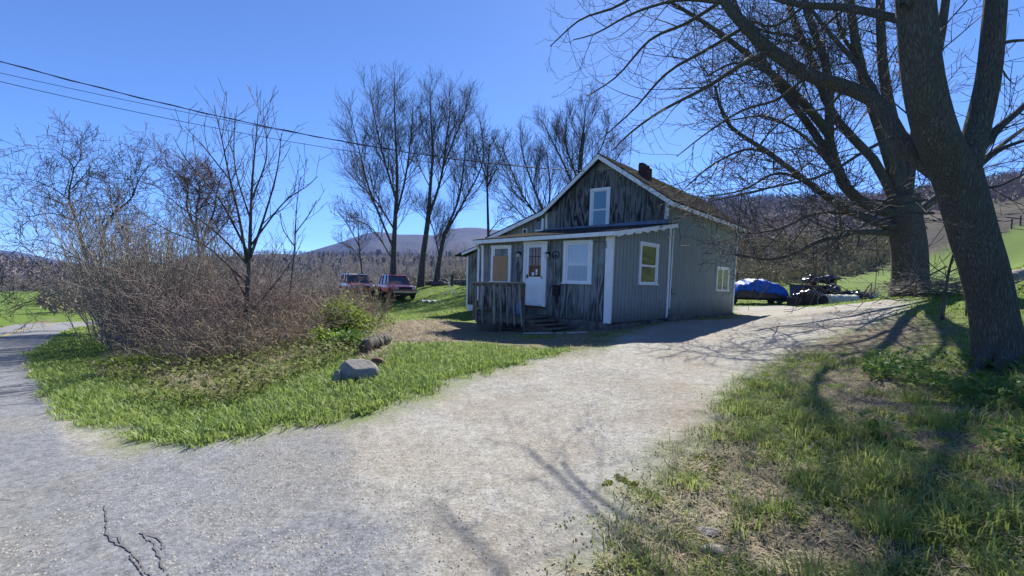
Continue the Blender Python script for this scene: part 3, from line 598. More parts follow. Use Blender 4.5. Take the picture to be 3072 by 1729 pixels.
WW.box(mb, u0+.035, u1-.035, w0+.035, w1-.035, .002, .006); obj('louvre', mb, M_DARK, fr)
# front door
a = FW.uv(1574.7, 728.3); b = FW.uv(1637, 921); u1, u0 = a[0], b[0]; wT = a[1]+.03; wB = b[1]
mb = MB(); FW.box(mb, u0, u0+.09, wB, wT-.09, .003, .06); FW.box(mb, u1-.09, u1, wB, wT-.09, .003, .06); FW.box(mb, u0-.015, u1+.015, wT-.09, wT, .003, .07); FR = obj('door_frame', mb, M_WHITE, H)
i0, i1 = u0+.092, u1-.092; mid = wB+(wT-.09-wB)*.475
mb = MB(); FW.box(mb, i0, i1, wB+.02, mid, .004, .03); FW.box(mb, i0, i0+.10, mid, wT-.094, .004, .03); FW.box(mb, i1-.10, i1, mid, wT-.094, .004, .03); FW.box(mb, i0+.10, i1-.10, wT-.16, wT-.094, .004, .03)
FW.box(mb, i0+.02, i1-.02, wB+.07, wB+.085, .0301, .036); FW.box(mb, i0+.02, i1-.02, mid-.03, mid-.012, .0301, .037)
DR = obj('door', mb, M_VINYL, H); tag(DR, 'white storm door with red curtain behind its upper glass')
mb = MB(); FW.box(mb, i0+.101, i1-.101, mid+.002, wT-.162, .006, .014); obj('pane', mb, M_GRED, DR)
mb = MB(); du = (i1-i0-.2)
for k in range(3): FW.box(mb, i0+.1+du*(k+1)/4-.012, i0+.1+du*(k+1)/4+.012, mid+.01, wT-.17, .0145, .018)
for k in range(2): FW.box(mb, i0+.1, i1-.1, mid+(wT-.16-mid)*(k+1)/3-.012, mid+(wT-.16-mid)*(k+1)/3+.012, .0182, .021)
obj('glazing_bar', mb, M_WOODR, DR)
mb = MB(); nlob = 11
for k in range(nlob):
    c = i0+.1+du*(k+.5)/nlob; FW.poly(mb, [(c+du/nlob/2*math.cos(t), wT-.175-.028*math.sin(t)) for t in np.linspace(0, math.pi, 6)]+[(c-du/nlob/2, wT-.163), (c+du/nlob/2, wT-.163)], .0215, .026)
for k in range(14):
    c = mid+.05+(wT-.2-mid)*(k+.5)/14; hh = (wT-.2-mid)/28; FW.poly(mb, [(i0+.102+.022*math.sin(t), c-hh*math.cos(t)) for t in np.linspace(0, math.pi, 6)], .0215, .026)
obj('scalloped_trim', mb, M_VINYL, DR)
mb = MB(); FW.box(mb, i1-.085, i1-.05, mid-.05, mid+.07, .031, .075); obj('handle', mb, M_DARK, DR)
mb = MB(); FW.box(mb, i0+.055, i0+.075, mid-.06, mid+.03, .031, .045); obj('hinge', mb, M_DARK, DR)
mb = MB()
for (ca, cw, rr_, rh) in ((.30, .09, .045, .05), (.17, .10, .035, .03), (.17, .19, .035, .05)): FW.box(mb, i0+.1+ca-rr_, i0+.1+ca+rr_, mid+cw-rh, mid+cw+rh, .0262, .028)
obj('sticker', mb, M_VINYL, DR)
mb = MB(); FW.box(mb, u0-.03, u1+.03, wB-.05, wB, .003, .13); obj('threshold', mb, M_WOODR, H)
# porch lanterns
M_LGL = mat('frosted_lamp_glass', (.62, .60, .55), rough=.3, bump=0)
for k, (px, py) in enumerate(((1561, 761), (1648, 762))):
    u, w_ = FW.uv(px, py); mb = MB(); FW.box(mb, u-.045, u+.045, w_-.05, w_+.06, .002, .02); mb.tube([FW.p(u, w_+.02, .02), FW.p(u, w_+.06, .09), FW.p(u, w_+.05, .13)], .012, 6)
    mb.lathe([(.005, .0), (.075, -.03), (.085, -.05), (.05, -.055)], FW.p(u, w_+.055, .13), (0, 0, 1), 12); lan = obj('wall_lantern', mb, M_DARK, H)
    mb = MB(); mb.lathe([(.045, 0), (.058, -.05), (.045, -.11), (.015, -.125)], FW.p(u, w_, .13), (0, 0, 1), 12); obj('lamp_glass', mb, M_LGL, lan, smooth=True)
    if k == 1: mb = MB(); FW.box(mb, u+.03, u+.22, w_+.0, w_+.015, .02, .035); obj('lamp_bracket', mb, M_DARK, lan)
# twin flood lamp at the wall joint
u, w_ = SW.uv(2001, 710); mb = MB(); mb.lathe([(.05, 0), (.055, .02), (.02, .03)], SW.p(u, w_, .0), NS, 12)
for s_ in (-1, 1): mb.tube([SW.p(u, w_, .03), SW.p(u+.05*s_, w_-.0, .09)], .014, 6); mb.lathe([(.02, 0), (.03, .03), (.055, .09), (.05, .1)], SW.p(u+.05*s_, w_, .08), NS*.7+BD*s_*.5-np.array([0, 0, .4]), 12)
obj('flood_lamp', mb, M_LGL, H)
# bracket hook near the corner
u, w_ = FW.uv(1818, 727); mb = MB(); mb.tube([FW.p(u-.03, w_-.18, .05), FW.p(u-.03, w_, .06), FW.p(u-.0, w_+.015, .12), FW.p(u+.06, w_-.0, .35), FW.p(u+.13, w_-.03, .62), FW.p(u+.15, w_-.0, .66), FW.p(u+.15, w_+.04, .66)], .009, 6); obj('plant_bracket', mb, M_DARK, H)
# letter box
u, w_ = FW.uv(1671, 868); mb = MB(); FW.box(mb, u-.11, u+.11, w_-.19, w_+.10, .003, .11); FW.box(mb, u-.12, u+.12, w_+.10, w_+.125, .003, .13); FW.box(mb, u-.06, u+.03, w_-.42, w_-.192, .003, .06); obj('letter_box', mb, M_IRON, H, bevel=.008)
# tap and pipe low on the side wall
u, w_ = SW.uv(2013, 880); mb = MB(); mb.tube([SW.p(u, w_+.18, .02), SW.p(u, w_-.05, .03), SW.p(u, w_-.02, .12), SW.p(u+.05, w_-.02, .16)], .012, 6); obj('wall_tap', mb, M_DARK, H)
# far left shed with its own little roof
a = LW.uv(1404, 770); b = LW.uv(1443, 740); a2 = LW.uv(1402, 925)
mb = MB(); LW.poly(mb, [(b[0]-1.2, -.1), (a2[0], a2[1]), (a[0], a[1]), (b[0], b[1]+.02), (b[0]-1.2, b[1]+.3)], -1.6, 0); SH = obj('shed_wall', mb, M_FRONT, H)
strip(LW, (1404, 768), (1401, 922), .10, .004, .03)
LE = Pl(LW.o-BD*.35, LD, NF); e0 = on_plane(1364, 766, LE.o, NF); e1 = on_plane(1440, 733, LE.o, NF)
mb = MB(); slab(mb, [e0, e1, e1+BD*2.2, e0+BD*2.2], .05, [(0, 0, 0), (1.2, 0, 0), (1.2, 2, 0), (0, 2, 0)]); r3 = obj('shed_roof', mb, M_SHING, H)
mb = MB(); board(mb, e0+(e1-e0)*.3, e1, .12, .03, .003, .05); obj('rake_board', mb, M_WHITE, r3)
mb = MB(); a = LW.uv(1404, 914); b = LW.uv(1420, 934); LW.box(mb, min(a[0], b[0]), max(a[0], b[0]), min(a[1], b[1]), max(a[1], b[1]), .004, .03); obj('base_panel', mb, M_WHITE, H)

# ---------------------------------------------------------------- porch deck in front of the door (part of the house)
DK = Pl(A0-BD*1.25, LD, NF)
dl = DK.uv(1424, 935); dr = DK.uv(1575, 958); dz0 = (dl[1]+dr[1])/2; uL, uR = dl[0], dr[0]
uL0, uR0 = uL, uR
PO = thing('porch', None, None, A0-BD*.6+LD*(uL+uR)/2); PO.parent = H; PO.location = Vector(WORLD['porch']-WORLD['house'])
nb = 9
mb = MB()
for k in range(nb):
    v0, v1 = 1.25*k/nb, 1.25*(k+.94)/nb; zz = dz0+.002*((k*5) % 3); q_ = [A0+LD*u+BD*(-v)+WD*zz for u, v in ((uR, v0), (uL, v0), (uL, v1), (uR, v1))]; mb.hexa([p-np.array([0, 0, .035]) for p in q_]+q_)
obj('deck_boards', mb, M_WOOD, PO)
mb = MB(); DK.box(mb, uR, uL, dz0-.2, dz0-.04, .0, .045); DK.box(mb, uR, uR+.045, dz0-.2, dz0-.04, -1.2, -.002); DK.box(mb, uL-.045, uL, dz0-.2, dz0-.04, -1.2, -.002); obj('deck_joist', mb, M_WOOD, PO)
ra = DK.uv(1419, 849); rb = DK.uv(1573, 851)
def prail(f): return (ra[0]+(rb[0]-ra[0])*f, ra[1]+(rb[1]-ra[1])*f)
mb = MB(); DK.poly(mb, [prail(0), prail(1), (rb[0], rb[1]+.04), (ra[0], ra[1]+.04)], -.04, .10); obj('top_rail', mb, M_WOODL, PO)
mb = MB(); DK.poly(mb, [(ra[0]-.03, ra[1]-.10), (rb[0], rb[1]-.10), (rb[0], rb[1]-.004), (ra[0]-.03, ra[1]-.004)], .0, .038); obj('under_rail', mb, M_WOOD, PO)
for k, (xt, xb) in enumerate(((1432, 1432), (1449, 1451), (1488, 1489), (1504, 1508), (1524, 1527), (1543, 1548), (1561, 1570))):
    t = DK.uv(xt, 852); b = DK.uv(xb, 951); dd = .052 if k != 2 else .09
    mb = MB(); DK.bar(mb, (b[0], dz0-.26), (t[0], t[1]-.02), .030 if k != 2 else .07, dd-.012+.0, dd+.028); obj('baluster', mb, M_WOODL, PO)
for f in (0.03, .97):
    u, w_ = prail(f); mb = MB(); DK.box(mb, u-.045, u+.045, dz0-.2, w_-.005, -.092, -.002); obj('rail_post', mb, M_WOOD, PO)
for f in (.05, .45, .93):
    for v in (.1, 1.1):
        u = uL+(uR-uL)*f; p = A0+LD*u-BD*v; g = gz(p[0], p[1]); q_ = [(-.05, -.05), (.05, -.05), (.05, .05), (-.05, .05)]
        mb = MB(); mb.hexa([np.array([p[0]+i, p[1]+j, g-.1]) for i, j in q_]+[np.array([p[0]+i, p[1]+j, A0[2]+dz0-.2]) for i, j in q_]); obj('support_post', mb, M_WOOD, PO)
# steps going down to the right along the wall
nst = 3; gl_ = gz(*(A0+LD*(uR-.8)-BD*.7)[:2])-A0[2]; rise = (dz0-gl_)/(nst+1)
for k in range(nst):
    u1_ = uR-.02-.27*k; z = dz0-rise*(k+1); mb = MB(); q_ = [A0+LD*u-BD*v+WD*z for u, v in ((u1_-.30, .12), (u1_, .12), (u1_, 1.22), (u1_-.30, 1.22))]; mb.hexa([p-np.array([0, 0, .04]) for p in q_]+q_); obj('stair_tread', mb, M_WOOD, PO)
for v in (.16, 1.17):
    mb = MB(); poly = [(uR, dz0-.08), (uR, dz0-.36), (uR-.27*nst-.05, gl_-.02), (uR-.27*nst-.12, gl_-.02), (uR-.27*nst-.02, gl_+rise*.75)]
    mb.prism([A0+LD*u-BD*v+WD*z for u, z in poly], -BD*.04); obj('stair_stringer', mb, M_WOODR, PO)
# ---------------------------------------------------------------- bare trees
class Twigs:
    def __init__(s): s.g = {}
    def add(s, pts, rad, sides): s.g.setdefault((len(pts), sides), []).append((pts, rad))
    def mesh(s, name, org):
        VV = []; QQ = []; o = 0
        for (m, n), L in s.g.items():
            P = np.array([a for a, _ in L], float)-np.asarray(org); R = np.array([b for _, b in L], float); k = len(L)
            T = np.gradient(P, axis=1); T /= np.linalg.norm(T, axis=2, keepdims=True)+1e-9
            mt = T.mean(1); ref = np.where((np.abs(mt[:, 2]) < .75)[:, None], np.array([0, 0, 1.]), np.array([.8, .6, 0])); ref = np.repeat(ref[:, None], m, 1)
            X = np.cross(T, ref); X /= np.linalg.norm(X, axis=2, keepdims=True)+1e-9; Y = np.cross(T, X)
            a = 2*np.pi*np.arange(n)/n; V = P[:, :, None]+R[:, :, None, None]*(X[:, :, None]*np.cos(a)[:, None]+Y[:, :, None]*np.sin(a)[:, None])
            VV.append(V.reshape(-1, 3)); ii = np.arange(k*m*n).reshape(k, m, n)+o; jj = np.roll(ii, -1, 2)
            QQ.append(np.stack([ii[:, :-1], jj[:, :-1], jj[:, 1:], ii[:, 1:]], -1).reshape(-1, 4)); o += k*m*n
        me = quads_mesh(name, np.concatenate(VV), np.concatenate(QQ)); me.shade_smooth(); return me
def resample(P, n):
    P = np.asarray(P, float); 
    if len(P) > 2:
        Q = []
        E_ = np.vstack([2*P[0]-P[1], P, 2*P[-1]-P[-2]])
        for i in range(len(P)-1):
            p0, p1, p2, p3 = E_[i:i+4]
            for t in np.linspace(0, 1, 8, endpoint=False): Q.append(.5*((2*p1)+(-p0+p2)*t+(2*p0-5*p1+4*p2-p3)*t*t+(-p0+3*p1-3*p2+p3)*t**3))
        P = np.array(Q+[P[-1]])
    d = np.concatenate([[0], np.cumsum(np.linalg.norm(np.diff(P, axis=0), axis=1))]); t = np.linspace(0, d[-1], n)
    return np.stack([np.interp(t, d, P[:, i]) for i in range(3)], 1)
def sideways(d, ang, rng, up=0.0):
    v = rng.normal(0, 1, 3); v[2] += up; v = v-d*np.dot(v, d); v /= np.linalg.norm(v)+1e-9
    return d*math.cos(ang)+v*math.sin(ang)
def grow(T, p, d, L, r, lev, S, rng):
    n = S['np'][lev]; st = L/(n-1); b0, b1 = S['b'][lev]; wv = rng.normal(0, S['w'][lev], (n, 3)); P = [p]
    D = [d]
    for i in range(1, n):
        t = i/(n-1); d = d+wv[i]; d[2] += b0*(1-t)+b1*t; d = d/math.sqrt(d[0]*d[0]+d[1]*d[1]+d[2]*d[2]); p = p+d*st; P.append(p); D.append(d)
    R = [max(r*(1-.8*i/(n-1)), S['rmin']) for i in range(n)]
    T.add(P, R, S['sd'][lev])
    if lev+1 < len(S['np']): kids(T, P, D, R, L, lev, S, rng)
def kids(T, P, D, R, L, lev, S, rng, t0=None):
    n = len(P); m = int(L*S['dens'][lev]+rng.rand()); t0 = S['t0'][lev] if t0 is None else t0
    for k in range(m):
        t = t0+(1-t0)*(k+rng.rand())/m; f = t*(n-1); i = min(int(f), n-2); f -= i
        p = P[i]*(1-f)+P[i+1]*f; r = R[i]*(1-f)+R[i+1]*f
        d = sideways(D[i], math.radians(S['ang'][lev]*(.65+.7*rng.rand())), rng, S['up'][lev])
        l = S['len'][lev]*(1-S['tap'][lev]*t)*(.55+.75*rng.rand())
        grow(T, p, d, l, max(min(r*.6, l*S['thick']), S['rmin']), lev+1, S, rng)
def spec(**k):
    S = dict(np=[0, 7, 6, 4], sd=[8, 5, 4, 3], b=[(0, 0), (.10, .12), (.05, .10), (.02, .05)], w=[.05, .09, .11, .14], dens=[1.6, 2.2, 3.0, 0], t0=[.3, .2, .15, .1], ang=[42, 42, 45, 45], up=[.3, .3, .2, .1], len=[5., 1.9, .8, .3], tap=[.55, .45, .4, .3], thick=.016, rmin=.011)
    S.update(k); return S
def limb(T, pts, Y0, Y1, w0, w1, S, rng, n=14, sides=9, t0=None, flare=0, extra=0.0, base=None, scale=1.0):
    """pts: photo pixels of the limb's line, Y0..Y1 metres ahead, w0..w1 widths in photo pixels"""
    m = len(pts); P = [at(x, y, Y0+(Y1-Y0)*i/(m-1)) for i, (x, y) in enumerate(pts)]
    if base is not None: P[0] = base
    P = resample(P, n); Yv = P[:, 1]; t = np.linspace(0, 1, n); R = np.maximum((w0+(w1-w0)*t**.8)*.5*Yv/FPX*Yv/np.hypot(P[:, 0], Yv), S['rmin'])
    if flare: R = R*(1+flare*np.exp(-t*n*.55))
    T.add(list(P), list(R), sides); D = np.gradient(P, axis=0); D /= np.linalg.norm(D, axis=1)[:, None]; L = float(np.linalg.norm(np.diff(P, axis=0), axis=1).sum())
    if S.get('dens', [0])[0]*L > .3: kids(T, list(P), list(D), list(R), L, 0, S, rng, t0)
    return P, R
M_BARK = bark('tree_bark', (.115, .105, .09), (.045, .04, .034), .3, 9, .7, .05)
M_TWIG = bark('twig_bark', (.105, .092, .08), (.06, .052, .045), .4, 20, .3, .01, .75)
M_FARTWIG = bark('grey_branch_bark', (.10, .088, .078), (.06, .053, .048), .4, 5, .3, .02)
def bigbark():
    s = NT('ridged_maple_bark'); v = s.obj(); wv = s.n('TexNoise', Vector=s.mapv(v, (1, 1, .5)), Scale=2.5, Detail=2); vm = s.n('VectorMath', operation='MULTIPLY_ADD'); s.set(vm.inputs[0], wv.outputs[1]); vm.inputs[1].default_value = (.22, .22, .0); s.set(vm.inputs[2], s.mapv(v, (1, 1, .11)))
    vo = s.n('TexVoronoi', Vector=vm.outputs[0], Scale=40, feature='DISTANCE_TO_EDGE').outputs[0]; f = s.noise(s.mapv(v, (1, 1, .3)), 45, 5, .7); big = s.noise(v, 1.3, 3)
    h = s.math('ADD', s.math('MULTIPLY', s.ramp(vo, .0, .4), .5), s.math('MULTIPLY', f, .75)); s.bump(h, 1.0, .035)
    c = s.mix(s.ramp(h, .25, .95), (.05, .045, .038), (.21, .195, .165)); c = s.mix(s.math('MULTIPLY', s.ramp(big, .45, .7), .35), c, (.075, .085, .05)); return s.out(c, .95, .15)
M_BIG = bigbark()
def tree(name, label, org, trunkT, crownT, m1, m2, cat='tree', group=None):
    r = thing(name, label, cat, org, group); tr = link_mesh('trunk', trunkT.mesh('trunk', org), m1, r)
    if crownT is not None and crownT.g: link_mesh('crown', crownT.mesh('crown', org), m2, r)
    return r
class Split:
    """limbs with six or more sides go to the trunk mesh, thinner twigs to the crown"""
    def __init__(s): s.a = Twigs(); s.b = Twigs()
    def add(s, P, R, n): (s.a if n >= 6 else s.b).add(P, R, n)
def from_limbs(name, label, limbs, S, seed, m1=None, m2=None, group=None):
    T = Split(); rng = np.random.RandomState(seed); org = None
    for l in limbs:
        l = dict(l); pts = l.pop('p'); Y0, Y1 = l.pop('Y'); w0, w1 = l.pop('w'); s_ = l.pop('S', S)
        P, R = limb(T, pts, Y0, Y1, w0, w1, s_, rng, **l)
        if org is None: org = P[0]-np.array([0, 0, .15])
    return tree(name, label, org, T.a, T.b, m1 or M_BARK, m2 or M_TWIG, group=group)

# tall trees along the far edge of the yard
SF = spec(len=[4.8, 2.2, 1.0, .3], tap=[.8, .5, .4, .3], dens=[2.6, 2.7, 3.4, 0], w=[.04, .06, .07, .08], b=[(0, 0), (.13, .09), (.08, .08), (.04, .04)], ang=[38, 27, 30, 30], rmin=.0088, np=[0, 7, 5, 4], sd=[8, 4, 3, 3], thick=.012, t0=[.22, .15, .1, .1])
BG = 'tall bare trees behind the yard'
from_limbs('bare_tree', 'tallest bare tree with straight single trunk behind the red car', [
    dict(p=[(1180, 872), (1181, 760), (1186, 650), (1192, 540), (1188, 440), (1184, 340), (1184, 245)], Y=(38, 38), w=(20, 2), n=16, t0=.27, flare=.5),
    dict(p=[(1180, 745), (1140, 650), (1105, 560), (1075, 440), (1050, 340)], Y=(38, 36), w=(8, 2), t0=.25),
    dict(p=[(1184, 690), (1125, 600), (1070, 545), (1030, 500)], Y=(38, 39), w=(7, 2), t0=.25),
    dict(p=[(1188, 600), (1150, 470), (1125, 360), (1110, 270)], Y=(38, 37), w=(8, 2), t0=.25),
    dict(p=[(1190, 640), (1215, 540), (1232, 420), (1240, 310)], Y=(38, 38.5), w=(8, 2), t0=.25),
    dict(p=[(1178, 780), (1120, 690), (1050, 650)], Y=(38, 38), w=(5, 2), t0=.25)], SF, 3, M_BARK, M_FARTWIG, BG)
from_limbs('bare_tree', 'leaning bare tree forking into two tall stems, right of the tallest', [
    dict(p=[(1262, 866), (1268, 780), (1280, 690), (1286, 640)], Y=(40, 40), w=(20, 14), n=9, t0=.8, flare=.4),
    dict(p=[(1286, 640), (1291, 560), (1298, 460), (1292, 350), (1290, 262)], Y=(40, 40), w=(13, 2), t0=.2),
    dict(p=[(1286, 650), (1322, 540), (1338, 430), (1350, 330), (1348, 275)], Y=(40, 41), w=(10, 2), t0=.2),
    dict(p=[(1330, 500), (1370, 400), (1395, 340), (1400, 300)], Y=(40, 41), w=(6, 2), t0=.2)], SF, 4, M_BARK, M_FARTWIG, BG)
from_limbs('bare_tree', 'wide many-stemmed bare tree forking low beside the stone wall', [
    dict(p=[(1308, 862), (1318, 780), (1334, 700)], Y=(41, 41), w=(17, 11), n=8, t0=.5, flare=.6),
    dict(p=[(1334, 700), (1375, 600), (1392, 490), (1402, 380)], Y=(41, 40), w=(9, 2), t0=.15),
    dict(p=[(1334, 705), (1400, 590), (1450, 480), (1440, 360)], Y=(41, 42), w=(8, 2), t0=.15),
    dict(p=[(1318, 770), (1300, 690), (1270, 620)], Y=(41, 40), w=(5, 2), t0=.15)], SF, 5, M_BARK, M_FARTWIG, BG)
from_limbs('bare_tree', 'slender bare tree with small top crown rising left of the porch roof', [
    dict(p=[(1468, 866), (1466, 740), (1463, 620), (1462, 520), (1470, 430)], Y=(44, 44), w=(13, 3), n=14, t0=.62, flare=.3),
    dict(p=[(1462, 545), (1440, 480), (1425, 420)], Y=(44, 43), w=(5, 2), t0=.1), dict(p=[(1463, 560), (1495, 490), (1512, 440)], Y=(44, 44.5), w=(5, 2), t0=.1),
    dict(p=[(1466, 700), (1500, 660), (1540, 650)], Y=(44, 44), w=(3, 2), t0=.1)], spec(len=[2.6, 1.4, .7, .3], dens=[2.6, 2.8, 3.4, 0], rmin=.014, np=[0, 6, 5, 4], sd=[8, 4, 3, 3], thick=.012, ang=[50, 42, 42, 40]), 6, M_BARK, M_FARTWIG, BG)
from_limbs('bare_tree', 'broad bare tree with thick snapped top stem behind the gable', [
    dict(p=[(1738, 880), (1738, 700), (1738, 560), (1745, 450), (1752, 400)], Y=(46, 46), w=(22, 11), n=14, t0=.5, flare=.3),
    dict(p=[(1745, 460), (1752, 380), (1758, 310)], Y=(46, 46), w=(7, 2), t0=.1), dict(p=[(1738, 600), (1690, 490), (1650, 410), (1625, 360)], Y=(46, 45), w=(9, 2), t0=.2),
    dict(p=[(1740, 560), (1700, 440), (1700, 350)], Y=(46, 46), w=(7, 2), t0=.2), dict(p=[(1742, 540), (1800, 450), (1830, 370)], Y=(46, 47), w=(7, 2), t0=.2),
    dict(p=[(1742, 600), (1820, 520), (1868, 450)], Y=(46, 47), w=(7, 2), t0=.2)], SF, 7, M_BARK, M_FARTWIG, BG)
from_limbs('bare_tree', 'spreading bare tree fanning left above the sloping porch roof', [
    dict(p=[(1665, 880), (1650, 740), (1640, 660)], Y=(43, 43), w=(16, 12), n=8, t0=.9), dict(p=[(1640, 660), (1600, 560), (1570, 470), (1560, 410)], Y=(43, 42), w=(9, 2), t0=.15),
    dict(p=[(1645, 690), (1570, 590), (1530, 500), (1505, 440)], Y=(43, 43), w=(8, 2), t0=.15), dict(p=[(1648, 720), (1560, 640), (1500, 570)], Y=(43, 44), w=(6, 2), t0=.15),
    dict(p=[(1642, 670), (1650, 560), (1640, 450)], Y=(43, 43), w=(8, 2), t0=.15)], SF, 8, M_BARK, M_FARTWIG, BG)
from_limbs('bare_tree', 'small thin bare tree left of the tallest tree, above the orange car', [
    dict(p=[(1092, 868), (1082, 780), (1076, 720), (1074, 640)], Y=(52, 52), w=(7, 2), n=9, t0=.3), dict(p=[(1085, 780), (1050, 740), (1010, 725)], Y=(52, 52), w=(4, 2), t0=.2),
    dict(p=[(1078, 740), (1040, 670), (1010, 630)], Y=(52, 51), w=(4, 2), t0=.2)], spec(len=[3., 1.5, .7, .3], dens=[1.5, 2., 3., 0], rmin=.015, sd=[8, 4, 3, 3], np=[0, 6, 5, 4]), 9, M_BARK, M_FARTWIG, BG)
# trees by the road on the left
SL = spec(len=[2.6, 1.3, .55, .25], dens=[2.6, 3.4, 5.0, 0], b=[(0, 0), (.02, .10), (.02, .06), (.0, .03)], ang=[55, 50, 48, 45], w=[.1, .16, .18, .2], rmin=.0085, np=[0, 7, 5, 4], sd=[8, 4, 3, 3], thick=.012)
RG = 'bare trees standing in the roadside brush'
from_limbs('bare_tree', 'crooked bare tree at the far left with wide tangled crown', [
    dict(p=[(268, 930), (262, 800), (241, 700), (207, 599), (217, 531), (222, 507), (246, 464), (229, 425)], Y=(22, 22), w=(19, 2), n=18, t0=.3, flare=.3), dict(p=[(217, 565), (250, 530), (272, 500)], Y=(22, 22.5), w=(7, 2), t0=.1),
    dict(p=[(222, 507), (205, 480), (160, 444)], Y=(22, 21), w=(5, 2), t0=.1), dict(p=[(207, 599), (150, 560), (88, 538)], Y=(22, 21), w=(6, 2), t0=.1), dict(p=[(205, 620), (150, 596), (90, 582)], Y=(22, 22), w=(6, 2), t0=.1),
    dict(p=[(225, 660), (150, 640), (90, 650), (50, 645)], Y=(22, 21), w=(7, 2), t0=.1), dict(p=[(255, 790), (180, 740), (110, 720), (60, 728)], Y=(22, 20), w=(6, 2), t0=.1), dict(p=[(262, 850), (170, 880), (90, 905), (20, 930)], Y=(22, 19), w=(6, 2), t0=.1), dict(p=[(262, 850), (120, 850), (20, 870)], Y=(22, 18), w=(6, 2), t0=.1)], SL, 13, group=RG)
from_limbs('bare_tree', 'bare tree leaning right, next to the crooked tree at far left', [
    dict(p=[(300, 930), (302, 790), (312, 695), (340, 642), (396, 594), (415, 541), (456, 488)], Y=(23, 23), w=(17, 2), n=18, t0=.3), dict(p=[(312, 700), (300, 640), (285, 590), (256, 585)], Y=(23, 23), w=(7, 2), t0=.1),
    dict(p=[(396, 594), (400, 560), (375, 520)], Y=(23, 22), w=(5, 2), t0=.1), dict(p=[(340, 642), (330, 600), (320, 545)], Y=(23, 24), w=(5, 2), t0=.1), dict(p=[(302, 790), (350, 700), (400, 660)], Y=(23, 22), w=(6, 2), t0=.1)], SL, 14, group=RG)
from_limbs('bare_tree', 'bare tree with knobbly trunks and dense reddish twigs behind the young tree', [
    dict(p=[(600, 930), (598, 790), (592, 700), (588, 628), (600, 570), (570, 500)], Y=(25, 25), w=(15, 2), n=16, t0=.4), dict(p=[(592, 700), (560, 620), (562, 550), (500, 490), (500, 455)], Y=(25, 25), w=(9, 2), t0=.1),
    dict(p=[(598, 740), (640, 640), (650, 580), (670, 510)], Y=(25, 26), w=(10, 2), t0=.1), dict(p=[(600, 760), (690, 650), (710, 580)], Y=(25, 25), w=(7, 2), t0=.1), dict(p=[(590, 640), (640, 560), (620, 490)], Y=(25, 25), w=(7, 2), t0=.1)], dict(SL, dens=[3.2, 4.2, 6.0, 0]), 15, None, bark('reddish_twig_bark', (.15, .09, .075), (.08, .055, .05), .4, 20, .3, .01, .7), RG)
SY = spec(len=[1.25, .6, .25], dens=[2.6, 3.0, 0], b=[(0, 0), (.10, .10), (.06, .08)], ang=[38, 38, 40], w=[.04, .05, .08], rmin=.0052, np=[0, 6, 4], sd=[8, 4, 3], thick=.010, t0=[.2, .2, .1], up=[.5, .5, .3], tap=[.5, .4, .3])
from_limbs('young_tree', 'young bare tree with upright fan of straight branches in front of the brush', [
    dict(p=[(745, 1075), (741, 930), (748, 780), (752, 660), (757, 540), (768, 420), (775, 335)], Y=(10.6, 10.6), w=(24, 2), n=16, t0=.35, flare=.3), dict(p=[(742, 790), (715, 640), (690, 540), (668, 430), (642, 315)], Y=(10.6, 10.2), w=(12, 2), t0=.25),
    dict(p=[(748, 780), (790, 660), (830, 520), (845, 400)], Y=(10.6, 10.9), w=(11, 2), t0=.25), dict(p=[(745, 760), (660, 600), (590, 520), (540, 450), (520, 410)], Y=(10.6, 10.0), w=(10, 2), t0=.25), dict(p=[(750, 740), (850, 610), (920, 560), (952, 530)], Y=(10.6, 11), w=(8, 2), t0=.25),
    dict(p=[(740, 790), (640, 690), (540, 620), (470, 560), (420, 545)], Y=(10.6, 9.6), w=(9, 2), t0=.25), dict(p=[(740, 850), (620, 740), (500, 690), (390, 610)], Y=(10.6, 9.4), w=(8, 2), t0=.25), dict(p=[(755, 600), (800, 470), (790, 350)], Y=(10.6, 10.8), w=(7, 2), t0=.25), dict(p=[(752, 660), (705, 500), (705, 340)], Y=(10.6, 10.5), w=(7, 2), t0=.25),
    dict(p=[(690, 540), (610, 440), (555, 380)], Y=(10.3, 10), w=(6, 2), t0=.2), dict(p=[(760, 930), (850, 820), (900, 740)], Y=(10.6, 10.7), w=(6, 2), t0=.2), dict(p=[(740, 900), (690, 800), (650, 740)], Y=(10.6, 10.2), w=(6, 2), t0=.2)], SY, 16, group=RG)
from_limbs('sapling', 'thin sapling right of the young tree, rising from the brambles', [
    dict(p=[(862, 970), (872, 860), (884, 740), (890, 620), (902, 530)], Y=(12, 12), w=(7, 2), n=12, t0=.25), dict(p=[(886, 700), (930, 640), (950, 600)], Y=(12, 12), w=(4, 2), t0=.2), dict(p=[(884, 740), (850, 690), (840, 640)], Y=(12, 11.7), w=(4, 2), t0=.2)], dict(SY, len=[.9, .4, .2]), 17, group=RG)
